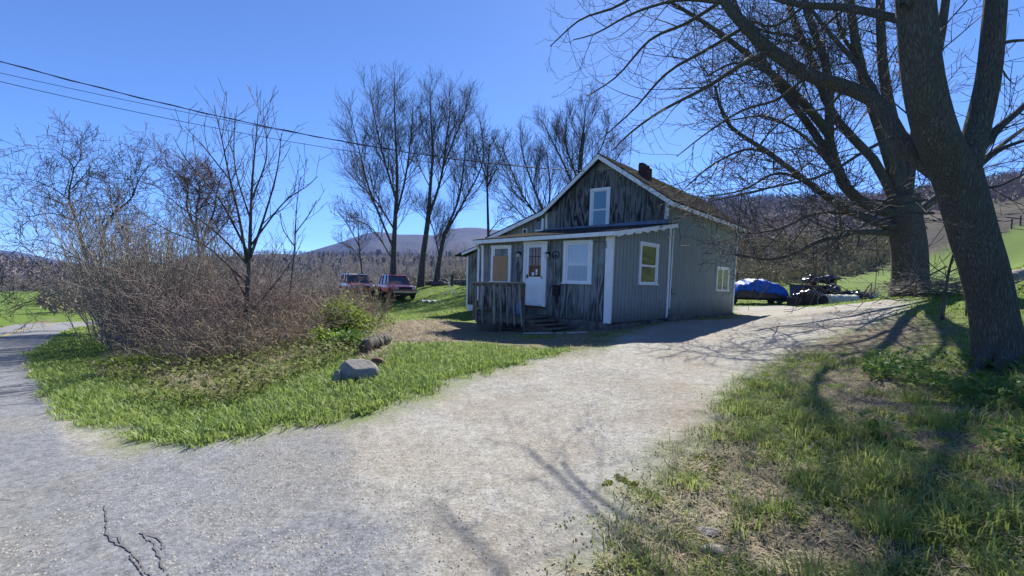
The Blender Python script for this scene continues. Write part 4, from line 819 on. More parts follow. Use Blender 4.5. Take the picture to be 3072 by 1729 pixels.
# the two big maples on the right
S1 = spec(np=[0, 10, 8, 5], len=[1.5, .75, .34], dens=[2.8, 3.2, 3.6, 0], b=[(0, 0), (-.07, .15), (-.10, .21), (-.03, .2)], ang=[55, 48, 48, 42], w=[.04, .045, .05, .06], rmin=.0036, sd=[9, 5, 4, 3], thick=.0085, t0=[.12, .15, .2, .1], up=[.05, -.1, -.2, 0], tap=[.5, .4, .3, .3])
S0 = dict(S1, dens=[0, 0, 0, 0])
SW1 = dict(S1, dens=[1.1, 2.6, 2.6, 0], len=[.8, .4, .22, .1])
big = [
    dict(p=[(3006, 1160), (2994, 1050), (2979, 938), (2952, 813), (2921, 710), (2893, 607), (2868, 520)], Y=(5.75, 5.75), w=(160, 158), n=22, sides=28, flare=.6, S=dict(SW1, dens=[4, 2.6, 2.6, 0]), t0=.4),
    dict(p=[(2880, 570), (2842, 480), (2803, 390), (2768, 240), (2750, 60), (2738, -100), (2725, -300)], Y=(5.75, 5.5), w=(150, 112), n=16, sides=24, S=SW1, t0=.1),
    dict(p=[(2890, 590), (2905, 480), (2930, 390), (2965, 234), (2982, 60), (2995, -120), (3010, -300)], Y=(5.78, 6.1), w=(100, 66), n=14, sides=18, S=SW1, t0=.1),
    dict(p=[(2870, 560), (2770, 490), (2690, 405), (2640, 315), (2540, 262), (2425, 225), (2310, 150), (2235, 78), (2170, 0), (2110, -120)], Y=(5.7, 8.2), w=(70, 22), n=24, sides=14, t0=.25),
    dict(p=[(2740, 70), (2640, 45), (2540, 24), (2391, 12), (2250, -30)], Y=(5.6, 7.6), w=(34, 16), n=14, sides=12, t0=.2),
    dict(p=[(2310, 150), (2215, 200), (2127, 258), (1981, 335), (1890, 400), (1838, 452)], Y=(7.3, 8.6), w=(18, 4), n=14, sides=7, t0=.1), dict(p=[(2235, 80), (2120, 150), (2000, 220), (1900, 330), (1800, 420)], Y=(7.6, 9.4), w=(14, 3), n=14, sides=7, t0=.1),
    dict(p=[(2170, 0), (2060, 70), (1950, 120), (1850, 230), (1760, 290)], Y=(7.9, 9.6), w=(14, 3), n=14, sides=7, t0=.1), dict(p=[(2180, 10), (2040, 0), (1900, 40), (1790, 100), (1720, 120)], Y=(7.9, 9.0), w=(14, 3), n=14, sides=7, t0=.1),
    dict(p=[(2110, -120), (1980, -60), (1850, 20), (1740, 60), (1650, 140)], Y=(8.2, 10.0), w=(14, 3), n=14, sides=7, t0=.1), dict(p=[(2425, 225), (2330, 300), (2230, 330), (2120, 400), (2030, 470)], Y=(7.0, 8.4), w=(13, 3), n=14, sides=7, t0=.1),
    dict(p=[(2540, 262), (2470, 330), (2380, 340), (2290, 420), (2230, 520)], Y=(6.7, 7.4), w=(11, 3), n=12, sides=7, t0=.15), dict(p=[(2690, 405), (2600, 450), (2467, 527), (2303, 565), (2200, 590), (2127, 604)], Y=(5.7, 5.4), w=(16, 4), n=14, sides=7, t0=.15),
    dict(p=[(2420, 12), (2320, 80), (2220, 60), (2100, 130)], Y=(6.9, 7.8), w=(12, 3), n=12, sides=7, t0=.1), dict(p=[(2540, 24), (2440, 110), (2400, 180), (2330, 240)], Y=(6.5, 7.2), w=(10, 3), n=12, sides=7, t0=.1), dict(p=[(2655, 335), (2610, 250), (2560, 180), (2480, 90), (2400, -20)], Y=(6.45, 7.6), w=(26, 9), n=12, sides=9, t0=.1),
    dict(p=[(2975, 1030), (2938, 1098), (2895, 1136), (2860, 1150)], Y=(5.72, 5.3), w=(70, 16), n=9, sides=10, S=S0), dict(p=[(3010, 1060), (3005, 1130), (2990, 1190), (2960, 1230)], Y=(5.6, 4.9), w=(80, 16), n=9, sides=10, S=S0), dict(p=[(3040, 1060), (3060, 1130), (3090, 1190)], Y=(5.65, 5.0), w=(80, 20), n=9, sides=10, S=S0),
    dict(p=[(2800, 640), (2700, 640), (2590, 680), (2500, 720)], Y=(5.7, 5.3), w=(12, 3), n=10, sides=6, t0=.1), dict(p=[(2780, 600), (2690, 610), (2600, 600), (2480, 640)], Y=(5.7, 5.1), w=(11, 3), n=10, sides=6, t0=.1), dict(p=[(2840, 800), (2780, 830), (2700, 870)], Y=(5.6, 5.2), w=(7, 3), n=10, sides=6, t0=.2),
    dict(p=[(2925, 470), (2990, 390), (3060, 330), (3140, 250)], Y=(5.9, 6.2), w=(42, 18), n=12, sides=9, t0=.1), dict(p=[(2935, 500), (3000, 450), (3080, 420), (3160, 400)], Y=(5.9, 5.7), w=(24, 10), n=10, sides=8, t0=.1), dict(p=[(2920, 560), (2990, 560), (3080, 520)], Y=(5.8, 5.5), w=(14, 6), n=10, sides=7, t0=.1),
    dict(p=[(2950, 180), (3010, 130), (3090, 120)], Y=(6, 6.1), w=(26, 10), n=10, sides=8, t0=.1), dict(p=[(2712, 20), (2800, -60), (2880, -200)], Y=(5.5, 5.3), w=(40, 20), n=8, sides=8, t0=.1)]
from_limbs('maple_tree', 'huge leaning bare tree with ridged bark, nearest at the right edge', big, S1, 21, M_BIG, M_TWIG, 'old bare maples beside the drive')
S2 = spec(np=[0, 8, 6, 4], len=[2.6, 1.25, .5, .2], dens=[2.8, 3.1, 3.6, 0], b=[(0, 0), (-.02, .12), (-.04, .12), (.0, .1)], ang=[52, 46, 46, 42], w=[.06, .09, .1, .12], rmin=.0068, sd=[9, 5, 4, 3], thick=.0095, t0=[.15, .15, .15, .1], up=[.1, .1, 0, 0], tap=[.35, .35, .3, .3])
b2 = gat(2728, 14.6)
second = [
    dict(p=[(2728, 900), (2730, 820), (2726, 740), (2712, 660), (2700, 590)], Y=(14.6, 14.6), w=(112, 118), n=14, sides=22, flare=.3, t0=.6, S=dict(S2, dens=[2, 2.6, 3.0, 0], len=[1.6, .8, .4, .2])),
    dict(p=[(2700, 690), (2561, 640), (2467, 582), (2420, 545), (2303, 457), (2198, 387), (2163, 328), (2145, 258)], Y=(14.6, 11.2), w=(38, 8), n=20, sides=10, t0=.15), dict(p=[(2700, 650), (2600, 615), (2550, 580), (2514, 516), (2485, 404), (2491, 293), (2473, 176), (2420, 35), (2400, -100), (2340, -400), (2250, -700)], Y=(14.6, 13.0), w=(44, 8), n=20, sides=10, t0=.15),
    dict(p=[(2487, 410), (2432, 328), (2350, 246), (2292, 205), (2200, 190), (2120, 230)], Y=(13.9, 11.4), w=(26, 5), n=16, sides=8, t0=.1), dict(p=[(2690, 620), (2655, 540), (2600, 450), (2540, 400), (2480, 310), (2440, 190), (2380, 60), (2350, -60), (2260, -350), (2150, -600)], Y=(14.6, 14.8), w=(36, 7), n=18, sides=10, t0=.15),
    dict(p=[(2700, 600), (2660, 450), (2610, 300), (2570, 150), (2540, -60), (2480, -450), (2400, -900)], Y=(14.6, 14.0), w=(44, 9), n=16, sides=10, t0=.15), dict(p=[(2705, 600), (2690, 420), (2650, 220), (2640, -60), (2650, -450), (2620, -950)], Y=(14.6, 15), w=(46, 9), n=16, sides=10, t0=.15), dict(p=[(2715, 600), (2740, 430), (2790, 260), (2830, 60), (2850, -120), (2920, -500), (2980, -900)], Y=(14.6, 15.4), w=(48, 9), n=16, sides=10, t0=.15),
    dict(p=[(2487, 400), (2400, 300), (2300, 210), (2200, 130), (2100, 60), (2000, 0)], Y=(13.9, 13.4), w=(32, 9), n=16, sides=8, t0=.15), dict(p=[(2514, 516), (2430, 380), (2330, 250), (2260, 120), (2200, 0), (2150, -150)], Y=(14.2, 14.8), w=(30, 9), n=16, sides=8, t0=.15),
    dict(p=[(2690, 700), (2567, 697), (2450, 727), (2380, 762), (2303, 779), (2210, 764)], Y=(14.6, 13.4), w=(30, 7), n=16, sides=9, t0=.2), dict(p=[(2570, 645), (2450, 640), (2330, 690), (2200, 700)], Y=(14.3, 13), w=(14, 4), n=14, sides=7, t0=.1), dict(p=[(2550, 580), (2470, 470), (2400, 400), (2300, 350), (2200, 360)], Y=(14.3, 13.2), w=(18, 5), n=14, sides=7, t0=.1),
    dict(p=[(2420, 545), (2330, 520), (2230, 570), (2130, 590)], Y=(13.9, 12.8), w=(13, 4), n=14, sides=7, t0=.1), dict(p=[(2303, 457), (2230, 450), (2130, 500), (2060, 560)], Y=(13.5, 12.6), w=(11, 4), n=12, sides=7, t0=.1), dict(p=[(2750, 640), (2850, 560), (2960, 470), (3080, 380)], Y=(14.6, 15.5), w=(36, 14), n=14, sides=9, t0=.15), dict(p=[(2480, 170), (2380, 110), (2280, 90), (2200, 20)], Y=(13.7, 13.2), w=(16, 5), n=12, sides=7, t0=.1), dict(p=[(2590, 200), (2520, 90), (2500, -40)], Y=(14.8, 14.4), w=(16, 8), n=10, sides=7, t0=.1), dict(p=[(2640, 640), (2560, 690), (2470, 680), (2400, 640)], Y=(14.4, 13.0), w=(12, 4), n=12, sides=7, t0=.1)]
from_limbs('maple_tree', 'thick-trunked old bare tree at the end of the drive, its low limb sagging left', second, S2, 22, M_BIG, M_TWIG, 'old bare maples beside the drive')
from_limbs('sapling', 'crooked thin sapling between the two big trees', [
    dict(p=[(2826, 960), (2836, 880), (2850, 800), (2880, 700), (2895, 620)], Y=(8.6, 8.6), w=(14, 4), n=12, t0=.2), dict(p=[(2842, 820), (2900, 790), (2960, 740)], Y=(8.6, 8.4), w=(6, 3), t0=.1), dict(p=[(2845, 830), (2800, 800), (2770, 770)], Y=(8.6, 8.5), w=(5, 3), t0=.1)], dict(SY, len=[.8, .4, .2], ang=[60, 50, 40]), 23)
from_limbs('sapling', 'short straight sapling stem against the big leaning trunk', [dict(p=[(2898, 950), (2900, 850), (2904, 760)], Y=(9.2, 9.2), w=(7, 3), n=9, t0=.2)], dict(SY, len=[.5, .3, .2], ang=[60, 50, 40]), 24)
# ---------------------------------------------------------------- brush between the road and the yard
M_CANE = mat('grey_canes', (.30, .26, .205), (.17, .148, .118), 6, rough=.7, bump=0)
M_PCANE = mat('purple_brown_canes', (.245, .175, .145), (.15, .11, .095), 6, rough=.65, bump=0)
M_STRAW = mat('straw_canes', (.38, .30, .20), (.24, .19, .125), 6, rough=.8, bump=0)
SB = spec(np=[7, 5, 4], sd=[4, 3, 3], b=[(.02, .05), (.03, .05), (.02, .02)], w=[.07, .12, .16], dens=[2.2, 3.0, 0], t0=[.3, .15, .1], ang=[34, 42, 40], up=[.3, .2, .1], len=[.75, .35, .2], tap=[.5, .4, .3], thick=.009, rmin=.0042)
SA = dict(SB, b=[(.10, -.34), (-.04, -.12), (0, -.05)], w=[.10, .16, .2], dens=[3.0, 3.0, 0], len=[.7, .35, .2], ang=[50, 50, 45], up=[.1, 0, 0])
def shrub(name, label, c, n, h, spread, S, m, seed, lean=(0, 0), group='bare shrubs in the roadside brush', cat='shrub', r0=.011, tilt=.25):
    rng = np.random.RandomState(seed); T = Twigs(); c = np.asarray(c, float)
    for k in range(n):
        a = rng.rand()*6.283; q = math.sqrt(rng.rand())*spread; p = np.array([c[0]+q*math.cos(a), c[1]+q*math.sin(a), 0]); p[2] = gz(p[0], p[1])-.05
        d = nrm([lean[0]+tilt*math.cos(a)*q/spread+rng.normal(0, .16), lean[1]+tilt*math.sin(a)*q/spread+rng.normal(0, .16), 1.0])
        grow(T, p, d, h*(.5+.65*rng.rand()), r0*(.6+.7*rng.rand()), 0, S, rng)
    o = link_mesh(name, T.mesh(name, c), m, None, tuple(c)); return tag(o, label, cat, group)
def gY(px, Y): return gat(px, Y)
for i, (px, Y, n, h, sp, kind, lean, lab) in enumerate([
    (395, 15.5, 49, 3.82, .85, 0, (-.22, -.1), 'grey bare shrub overhanging the road bend, leftmost of the brush'),
    (425, 14.0, 61, 4.35, .85, 0, (-.16, -.1), 'grey many-stemmed shrub leaning left over the road, second from the left'),
    (475, 13.0, 61, 4.35, .85, 0, (-.15, -.1), 'tall grey shrub of straight canes below the crooked trees'),
    (470, 12.6, 86, 3.72, 1.1, 0, (-.05, 0), 'grey cane shrub with a gap showing green field between its stems'),
    (550, 12.8, 69, 3.41, 1.1, 0, (.05, 0), 'dark upright cane shrub just left of the purple brambles'),
    (395, 17.5, 49, 4.51, .85, 0, (-.1, 0), 'bare shrub farther back behind the leaning grey shrubs'),
    (485, 17.0, 69, 3.88, 1.6, 0, (0, 0), 'bare shrub at the back of the brush under the leaning tree'),
    (630, 16.5, 69, 3.56, 1.6, 0, (0, 0), 'bare shrub at the back of the brush behind the young tree'),
    (600, 11.4, 110, 2.47, 1.1, 1, (0, 0), 'purple-brown bramble thicket left of the young tree'),
    (690, 10.4, 110, 2.21, 1.0, 1, (0, 0), 'purple-brown bramble thicket around the foot of the young tree'),
    (790, 12.0, 100, 2.21, 1.2, 1, (0, 0), 'brown bramble thicket right of the young tree'),
    (900, 13.6, 100, 2.08, 1.3, 1, (0, 0), 'brown bramble mound hiding the front of the orange car'),
    (930, 16.0, 80, 1.7, 1.4, 1, (0, 0), 'brown bramble mound at the yard edge nearest the orange car'),
    (740, 16.0, 90, 2.47, 1.6, 1, (0, 0), 'brown brambles at the back, between young tree and sapling'),
    (860, 10.6, 135, 1.26, .9, 2, (0, 0), 'straw-coloured low bramble tangle on the bank behind the boulder'),
    (700, 9.4, 120, 1.03, .9, 2, (0, 0), 'straw-coloured low dead stems in front of the young tree'),
    (960, 11.8, 120, 1.26, .9, 2, (0, 0), 'straw-coloured arching stems above the leafy green shrub'),
    (570, 10.3, 70, .9, 1.0, 2, (0, 0), 'straw-coloured low dead canes at the ditch left of the young tree'),
    (640, 8.9, 60, .7, .9, 2, (0, 0), 'straw-coloured dead stems nearest the verge grass'),
    (800, 9.4, 70, .85, .8, 2, (0, 0), 'straw-coloured dead stems on the bank left of the boulder'),
    (345, 16.0, 20, 5.0, 1.0, 4, (-.1, 0), 'tallest thin bare stems fanning up at the left of the brush'),
    (440, 15.0, 22, 4.8, 1.0, 4, (-.05, 0), 'tall bare stems fanning up below the right-leaning tree'),
    (545, 15.5, 20, 4.6, 1.0, 4, (.05, 0), 'tall bare stems fanning up left of the reddish-twigged tree'),
    (650, 15.0, 16, 4.0, .9, 4, (.05, 0), 'tall bare stems behind the purple brambles and young tree'),
    (1095, 13.2, 90, 1.26, .55, 3, (.1, 0), 'straw-coloured upright bare shrub at the corner of the bare yard path')]):
    S, m = ((SB, M_CANE), (SA, M_PCANE), (dict(SA, len=[.5, .25, .15]), M_STRAW), (dict(SB, len=[.5, .25, .15]), M_STRAW), (dict(SB, len=[1.3, .6, .3], dens=[2.4, 3., 0], w=[.05, .09, .14]), M_CANE))[kind]
    shrub('bramble_thicket' if kind in (1, 2) else 'bare_shrub', lab, gY(px, Y), n, h, sp, S, m, 50+i, lean, r0=.026 if kind == 4 else .017 if kind == 0 else .010, tilt=.28 if kind in (0, 4) else .5)

# ---------------------------------------------------------------- grass, weeds and leaf litter
def blades(name, P, H, Wd, rng, m, curl=.6, label=None, lean=None, flat=.5):
    """P: foot points; every blade is two faces, bending over"""
    n = len(P); a = rng.rand(n)*2*np.pi; dx = np.stack([np.cos(a), np.sin(a), np.zeros(n)], -1)
    if lean is not None: dx = dx*.6+lean; dx /= np.linalg.norm(dx, axis=1, keepdims=True)+1e-9
    sd = np.stack([-dx[:, 1], dx[:, 0], np.zeros(n)], -1); t = flat*(.3+rng.rand(n))[:, None]; c = curl*(.4+rng.rand(n))[:, None]; H = H[:, None]; W_ = Wd[:, None]; up = np.array([0, 0, 1.])
    m1 = P+up*H*.55+dx*H*t*.4; tp = P+up*H*(1-.45*c*np.minimum(t*2, 1))+dx*H*(t*.9+c*.35)
    V = np.stack([P-sd*W_*.5, P+sd*W_*.5, m1-sd*W_*.42, m1+sd*W_*.42, tp-sd*W_*.06, tp+sd*W_*.06], 1).reshape(-1, 3)
    o = np.arange(n)[:, None]*6; Q = np.concatenate([o+np.array([[0, 1, 3, 2]]), o+np.array([[2, 3, 5, 4]])])
    me = quads_mesh(name, V, Q); return tag(link_mesh(name, me, m), label, 'grass' if label else None, None, 'stuff')
_gw = GRASSW.reshape(NR, NA)
lr = np.log(rs)
def gweight(x, y, W=None):                                # nearest-cell lookup on the terrain sheet
    W = _gw if W is None else W; r = np.hypot(x, y); a = np.arctan2(x, y); j = np.clip(np.searchsorted(azs, a), 0, NA-1); i = np.clip(np.searchsorted(rs, r), 0, NR-1); return W[i, j]
_dl = wD.reshape(NR, NA)
def scatter(n, r0, r1, a0, a1, rng, p=1.0):
    u = rng.rand(n); r = (r0**p+(r1**p-r0**p)*u)**(1/p); a = np.radians(a0+(a1-a0)*rng.rand(n)); return r*np.sin(a), r*np.cos(a)
HOUSEP = np.array([(A0+LD*u+BD*v)[:2] for u, v in ((-.15, -.1), (W_L+1.6, -.1), (W_L+1.6, D2), (-.15, D2))])
def keep(x, y, extra=0.0):
    return sdpoly(np.stack([x, y], -1), HOUSEP) > extra
rg = np.random.RandomState(5)
M_BG = leafmat('bank_grass_blade', (.23, .31, .075), (.31, .36, .11), 1.2, .45, .55, (.36, .34, .17), .25)
M_GR = leafmat('spring_grass', (.22, .31, .07), (.29, .37, .10), 1.2, .45, .5, (.18, .26, .10), .3)
M_GRL = leafmat('lawn_grass', (.21, .30, .06), (.26, .34, .075), .6, .45, .55)
M_DRY = leafmat('dry_grass', (.42, .36, .24), (.32, .26, .16), 3, .2, .8)
M_MOSS = leafmat('yellow_moss', (.22, .24, .03), (.15, .19, .03), 5, .4, .8)
BR2 = sdpoly
brush_sd = lambda x, y: sdpoly(np.stack([x, y], -1), BRUSH)
verge = gp([(80, 905), (120, 1010), (160, 1050), (330, 1092), (520, 1118), (680, 1082), (800, 1062), (960, 1027), (1130, 967), (1350, 906), (1500, 878), (1250, 868), (1050, 866), (945, 880), (890, 860), (760, 930), (560, 1010), (430, 985), (330, 940), (190, 930)])
def tufts(nt, per, rng, region, r0, r1, a0, a1, h0, h1, wd, spread, p=.6, wmin=.35, hs=None):
    x, y = scatter(nt, r0, r1, a0, a1, rng, p); ok = (gweight(x, y) > wmin+rng.rand(nt)*.4)&keep(x, y, .05)
    if region is not None: ok &= sdpoly(np.stack([x, y], -1), region) < .12
    x, y = x[ok], y[ok]; k = len(x); s = (.5+rng.rand(k)); X = np.repeat(x, per)+rng.normal(0, spread, k*per)*np.repeat(s, per); Y = np.repeat(y, per)+rng.normal(0, spread, k*per)*np.repeat(s, per)
    Z = ground(X, Y)-.006; Hh = (h0+(h1-h0)*rng.rand(k*per))*np.repeat(s*(.45+.55*np.clip((gweight(x, y)-.3)/.5, 0, 1)), per); r = np.hypot(X, Y)
    ln = np.stack([X-np.repeat(x, per), Y-np.repeat(y, per), np.zeros(k*per)], -1); ln /= np.linalg.norm(ln, axis=1, keepdims=True)+1e-9
    return np.stack([X, Y, Z], -1), Hh, wd*(.7+.6*rng.rand(k*per))*np.maximum(1, r/9), ln*.8
def make_grass(name, label, parts, m, curl=.7, flat=.5):
    P = np.concatenate([q[0] for q in parts]); Hh = np.concatenate([q[1] for q in parts]); W_ = np.concatenate([q[2] for q in parts]); ln = np.concatenate([q[3] for q in parts])
    return blades(name, P, Hh, W_, rg, m, curl, label, ln, flat)
make_grass('verge_grass', 'long glossy green grass on the verge between road, drive and brush', [tufts(16000, 9, rg, verge, 3.6, 14, -50, 8, .05, .12, .011, .035)], M_GR)
make_grass('lawn_grass', 'short bright lawn in the yard left of the house', [tufts(26000, 5, rg, None, 8, 46, -30, 6, .04, .075, .012, .05, 1.0), tufts(14000, 5, rg, None, 14, 60, 20, 56, .04, .08, .014, .06, 1.0), tufts(5000, 5, rg, None, 9, 40, -60, -38, .05, .1, .014, .06, 1.0)], M_GRL, .8, .7)
WR = list(WORN)
make_grass('bank_grass', 'patchy grass tufts on the worn bank under the big trees at right', [tufts(7000, 14, rg, None, 1.5, 15, 12, 74, .025, .075, .0075, .045, .5, .3), tufts(750, 50, rg, None, 1.7, 9, 14, 74, .07, .15, .0075, .05, .5, .45)], M_BG)
def sparse(n, r0, r1, a0, a1, W, lo, rng, p=.6):
    x, y = scatter(n, r0, r1, a0, a1, rng, p); w_ = gweight(x, y, W); ok = (w_ > lo)&keep(x, y, .05); return x[ok], y[ok]
_wb = wB_.reshape(NR, NA)
x, y = sparse(60000, 1.4, 18, 6, 56, _wb, .35, rg, .5); n = len(x)
blades('dry_litter', np.stack([x, y, ground(x, y)], -1), .012+.03*rg.rand(n), .004+.004*rg.rand(n), rg, M_DRY, .4, 'dead grass and leaf litter on the bare bank', None, 3.5)['category'] = 'litter'
x, y = sparse(30000, 6, 18, -45, -8, _wb, .4, rg, .8); n = len(x)
blades('brush_litter', np.stack([x, y, ground(x, y)], -1), .03+.08*rg.rand(n), .008+.008*rg.rand(n), rg, M_DRY, .4, 'dead stems and fallen leaves under the roadside brush', None, 2.5)['category'] = 'litter'
# small grass and moss creeping into the gravel near the standpoint
edgeD = np.abs(sdD.reshape(NR, NA))
x, y = scatter(18000, 1.3, 8, -2, 50, rg, .5); e = gweight(x, y, edgeD); mm = fbm(x*3.1, y*3.1, 91); ok = (e < .38)&(mm > .55)&(rg.rand(len(x)) < .25); x, y = x[ok], y[ok]; n = len(x)
x2, y2 = scatter(60000, 1.6, 4.2, 8, 34, rg, .7); m2 = (fbm(x2*2.3, y2*2.3, 95) > .55)&(gweight(x2, y2, _dl) > .02)&(gweight(x2, y2, _dl) < .8)&(gweight(x2, y2, edgeD) < .45); x = np.concatenate([x, x2[m2]]); y = np.concatenate([y, y2[m2]]); n = len(x)
blades('moss', np.stack([x, y, ground(x, y)], -1), .005+.012*rg.rand(n), .009+.008*rg.rand(n), rg, M_MOSS, .5, 'yellow-green moss along the right edge of the gravel', None, .8)['category'] = 'moss'
x, y = scatter(60000, 1.4, 15, 6, 56, rg, .5); ok = (gweight(x, y) > .3)&keep(x, y, .05)&(rg.rand(60000) < .5); x, y = x[ok], y[ok]; n = len(x)
blades('straw', np.stack([x, y, ground(x, y)], -1), .02+.07*rg.rand(n)**2, .004+.003*rg.rand(n), rg, M_DRY, .5, 'dead straw blades matted in the bank grass', None, 2.2)['category'] = 'straw'
# loose stones on the drive and road edge
M_PEB = mat('loose_stones', (.38, .36, .32), (.20, .19, .175), 60, rough=.9, bump=.2)
def pebbles(name, lab, N, r0, r1, a0, a1, s0, s1, rng):
    x, y = scatter(N, r0, r1, a0, a1, rng, .6); mm = fbm(x*1.7, y*1.7, 61); ok = (gweight(x, y, _dl) > .4)&(mm+.25*rng.rand(len(x)) > .58); x, y = x[ok], y[ok]; n = len(x); z = ground(x, y); r = np.hypot(x, y); s = (s0+(s1-s0)*rng.rand(n)**3)*np.maximum(1, r/6)
    D = np.array([[1, 0, 0], [0, 1, 0], [-1, 0, 0], [0, -1, 0], [0, 0, .8]], float); a = rng.rand(n)*6.28; ca, sa = np.cos(a), np.sin(a); q = D[None]*(s[:, None]*(.7+.5*rng.rand(n, 5)))[..., None]; X = q[..., 0]*ca[:, None]-q[..., 1]*sa[:, None]; Y = q[..., 0]*sa[:, None]+q[..., 1]*ca[:, None]
    V = np.stack([X+x[:, None], Y+y[:, None], q[..., 2]+z[:, None]], -1).reshape(-1, 3); o = np.arange(n)[:, None]*5; F = np.concatenate([o+np.array([[k, (k+1) % 4, 4]]) for k in range(4)])
    return tag(link_mesh(name, quads_mesh(name, V, F), M_PEB), lab, 'gravel', None, 'stuff')
pebbles('gravel', 'loose stones and grit lying on the gravel drive', 60000, 1.3, 13, -58, 48, .004, .014, rg)
# broad-leaved weeds and ground ivy
def leaves(name, P, sz, rng, m, label, cat, group=None, loc=None, kind=None):
    n = len(P); a = rng.rand(n)*6.283; e = rng.normal(.35, .4, n); d = np.stack([np.cos(a)*np.cos(e), np.sin(a)*np.cos(e), np.sin(e)], -1); s = np.cross(d, [0, 0, 1.]); s /= np.linalg.norm(s, axis=1, keepdims=True)+1e-9
    s = s+rng.normal(0, .25, (n, 3)); L = (sz*(.6+.8*rng.rand(n)))[:, None]; o = np.zeros(3) if loc is None else np.asarray(loc); P = P-o
    V = np.stack([P, P+d*L*.5+s*L*.3, P+d*L, P+d*L*.5-s*L*.3], 1).reshape(-1, 3); Q = np.arange(n*4).reshape(-1, 4)
    return tag(link_mesh(name, quads_mesh(name, V, Q), m, None, tuple(o)), label, cat, group, kind)
M_IVY = leafmat('ground_ivy_leaf', (.10, .18, .035), (.14, .24, .045), 4, .35, .6, None, .2)
M_LIME = leafmat('lime_green_leaf', (.24, .33, .03), (.18, .28, .03), 4, .45, .6, None, .2)
M_OLIVE = leafmat('olive_bank_leaf', (.13, .17, .04), (.18, .18, .06), 4, .35, .65, None, .15)
x, y = scatter(6000, 4.6, 9, 40, 55, rg, 1); mm = fbm(x*1.2, y*1.2, 17); ok = mm > .46; x, y = x[ok], y[ok]; P = np.stack([x, y, ground(x, y)+.02+.16*rg.rand(len(x))], -1)
leaves('ground_ivy', P, .065, rg, M_IVY, 'leafy ground cover round the foot of the huge leaning tree', 'ground cover', kind='stuff')
x, y = scatter(16000, 6.5, 15, -44, -12, rg, 1); mm = fbm(x*.9, y*.9, 19); ok = (mm > .45)&(brush_sd(x, y) < .5); x, y = x[ok], y[ok]; P = np.stack([x, y, ground(x, y)+.03+.22*rg.rand(len(x))], -1)
leaves('bank_weeds', P, .07, rg, M_OLIVE, 'olive green weeds sprouting through the brush', 'weeds', kind='stuff')
def leafclump(lab, px, Y, n, r, h, sz, m, seed):
    rr = np.random.RandomState(seed); c = gat(px, Y); d = rr.normal(0, 1, (n, 3)); d /= np.linalg.norm(d, axis=1, keepdims=True); k = (.35+.65*rr.rand(n))[:, None]*(1+.35*np.sin(d@rr.normal(0, 3, (3, 4))).mean(1))[:, None]; P = c+d*k*np.array([r, r, h]); P[:, 2] = np.abs(P[:, 2]-c[2])+c[2]
    leaves('green_shrub', P, sz, rr, m, lab, 'shrub', 'leafy shrubs on the bank', c)
leafclump('lime green leafing shrub beside the brambles, behind the boulder', 1040, 11.9, 3600, .85, .95, .085, M_LIME, 1)
leafclump('small lime green shrub in shade below the straw brambles', 975, 10.2, 900, .45, .4, .075, M_LIME, 2)
leafclump('dark green leafy clump beside the dark log', 1055, 9.4, 1500, .55, .38, .075, M_IVY, 3)
leafclump('bright yellow-green weed patch at the ditch by the verge', 420, 9.3, 1500, .8, .16, .07, M_LIME, 4)
# daffodil-like grass tussocks beside the drive are part of bank_grass

#_MEADOW = [ghit(x*K, y*K, 130)[:2] for x, y in ((1850, 762), (1900, 733), (2000, 716), (2120, 698), (2230, 672), (2330, 645), (2450, 600), (2576, 572), (2700, 560), (2700, 760), (2300, 752))]
def offmeadow(x, y): return sdpoly(np.stack([np.atleast_1d(x), np.atleast_1d(y)], -1), MEADOW) > .5
# ---------------------------------------------------------------- woods: nearer bare trees as twigs, far slopes as crowns
T = Twigs(); rw = np.random.RandomState(9)
SWD = spec(np=[6, 4, 4], sd=[4, 3, 3], b=[(.02, .02), (.10, .06), (.05, .05)], w=[.05, .1, .14], dens=[1.5, 1.3, 0], t0=[.2, .2, .1], ang=[42, 40, 40], len=[2.6, 1.3, .6], tap=[.5, .4, .3], thick=.014, rmin=.022, up=[.2, .2, .1])
for k in range(420):
    z = rw.rand()
    if z < .62: a = math.radians(-40+42*rw.rand()); r = 70+60*rw.rand()
    else: a = math.radians(16+24*rw.rand()); r = 62+70*rw.rand()
    x, y = r*math.sin(a), r*math.cos(a); h = 4+4.5*rw.rand()
    if (z < .62 and a < math.radians(-30) and r < 105) or not offmeadow(x, y)[0] or (z >= .62 and r < 85): continue
    grow(T, np.array([x, y, gz(x, y)-.1]), nrm([rw.normal(0, .05), rw.normal(0, .05), 1]), h, .10, 0, SWD, rw)
M_WOODS = mat('bare_woods', (.36, .305, .255), (.24, .21, .18), .15, rough=.9, bump=0)
tag(link_mesh('woods', T.mesh('woods', (0, 0, 0)), M_WOODS), 'grey-brown bare woods along the bottom of the slopes', 'woods', None, 'stuff')
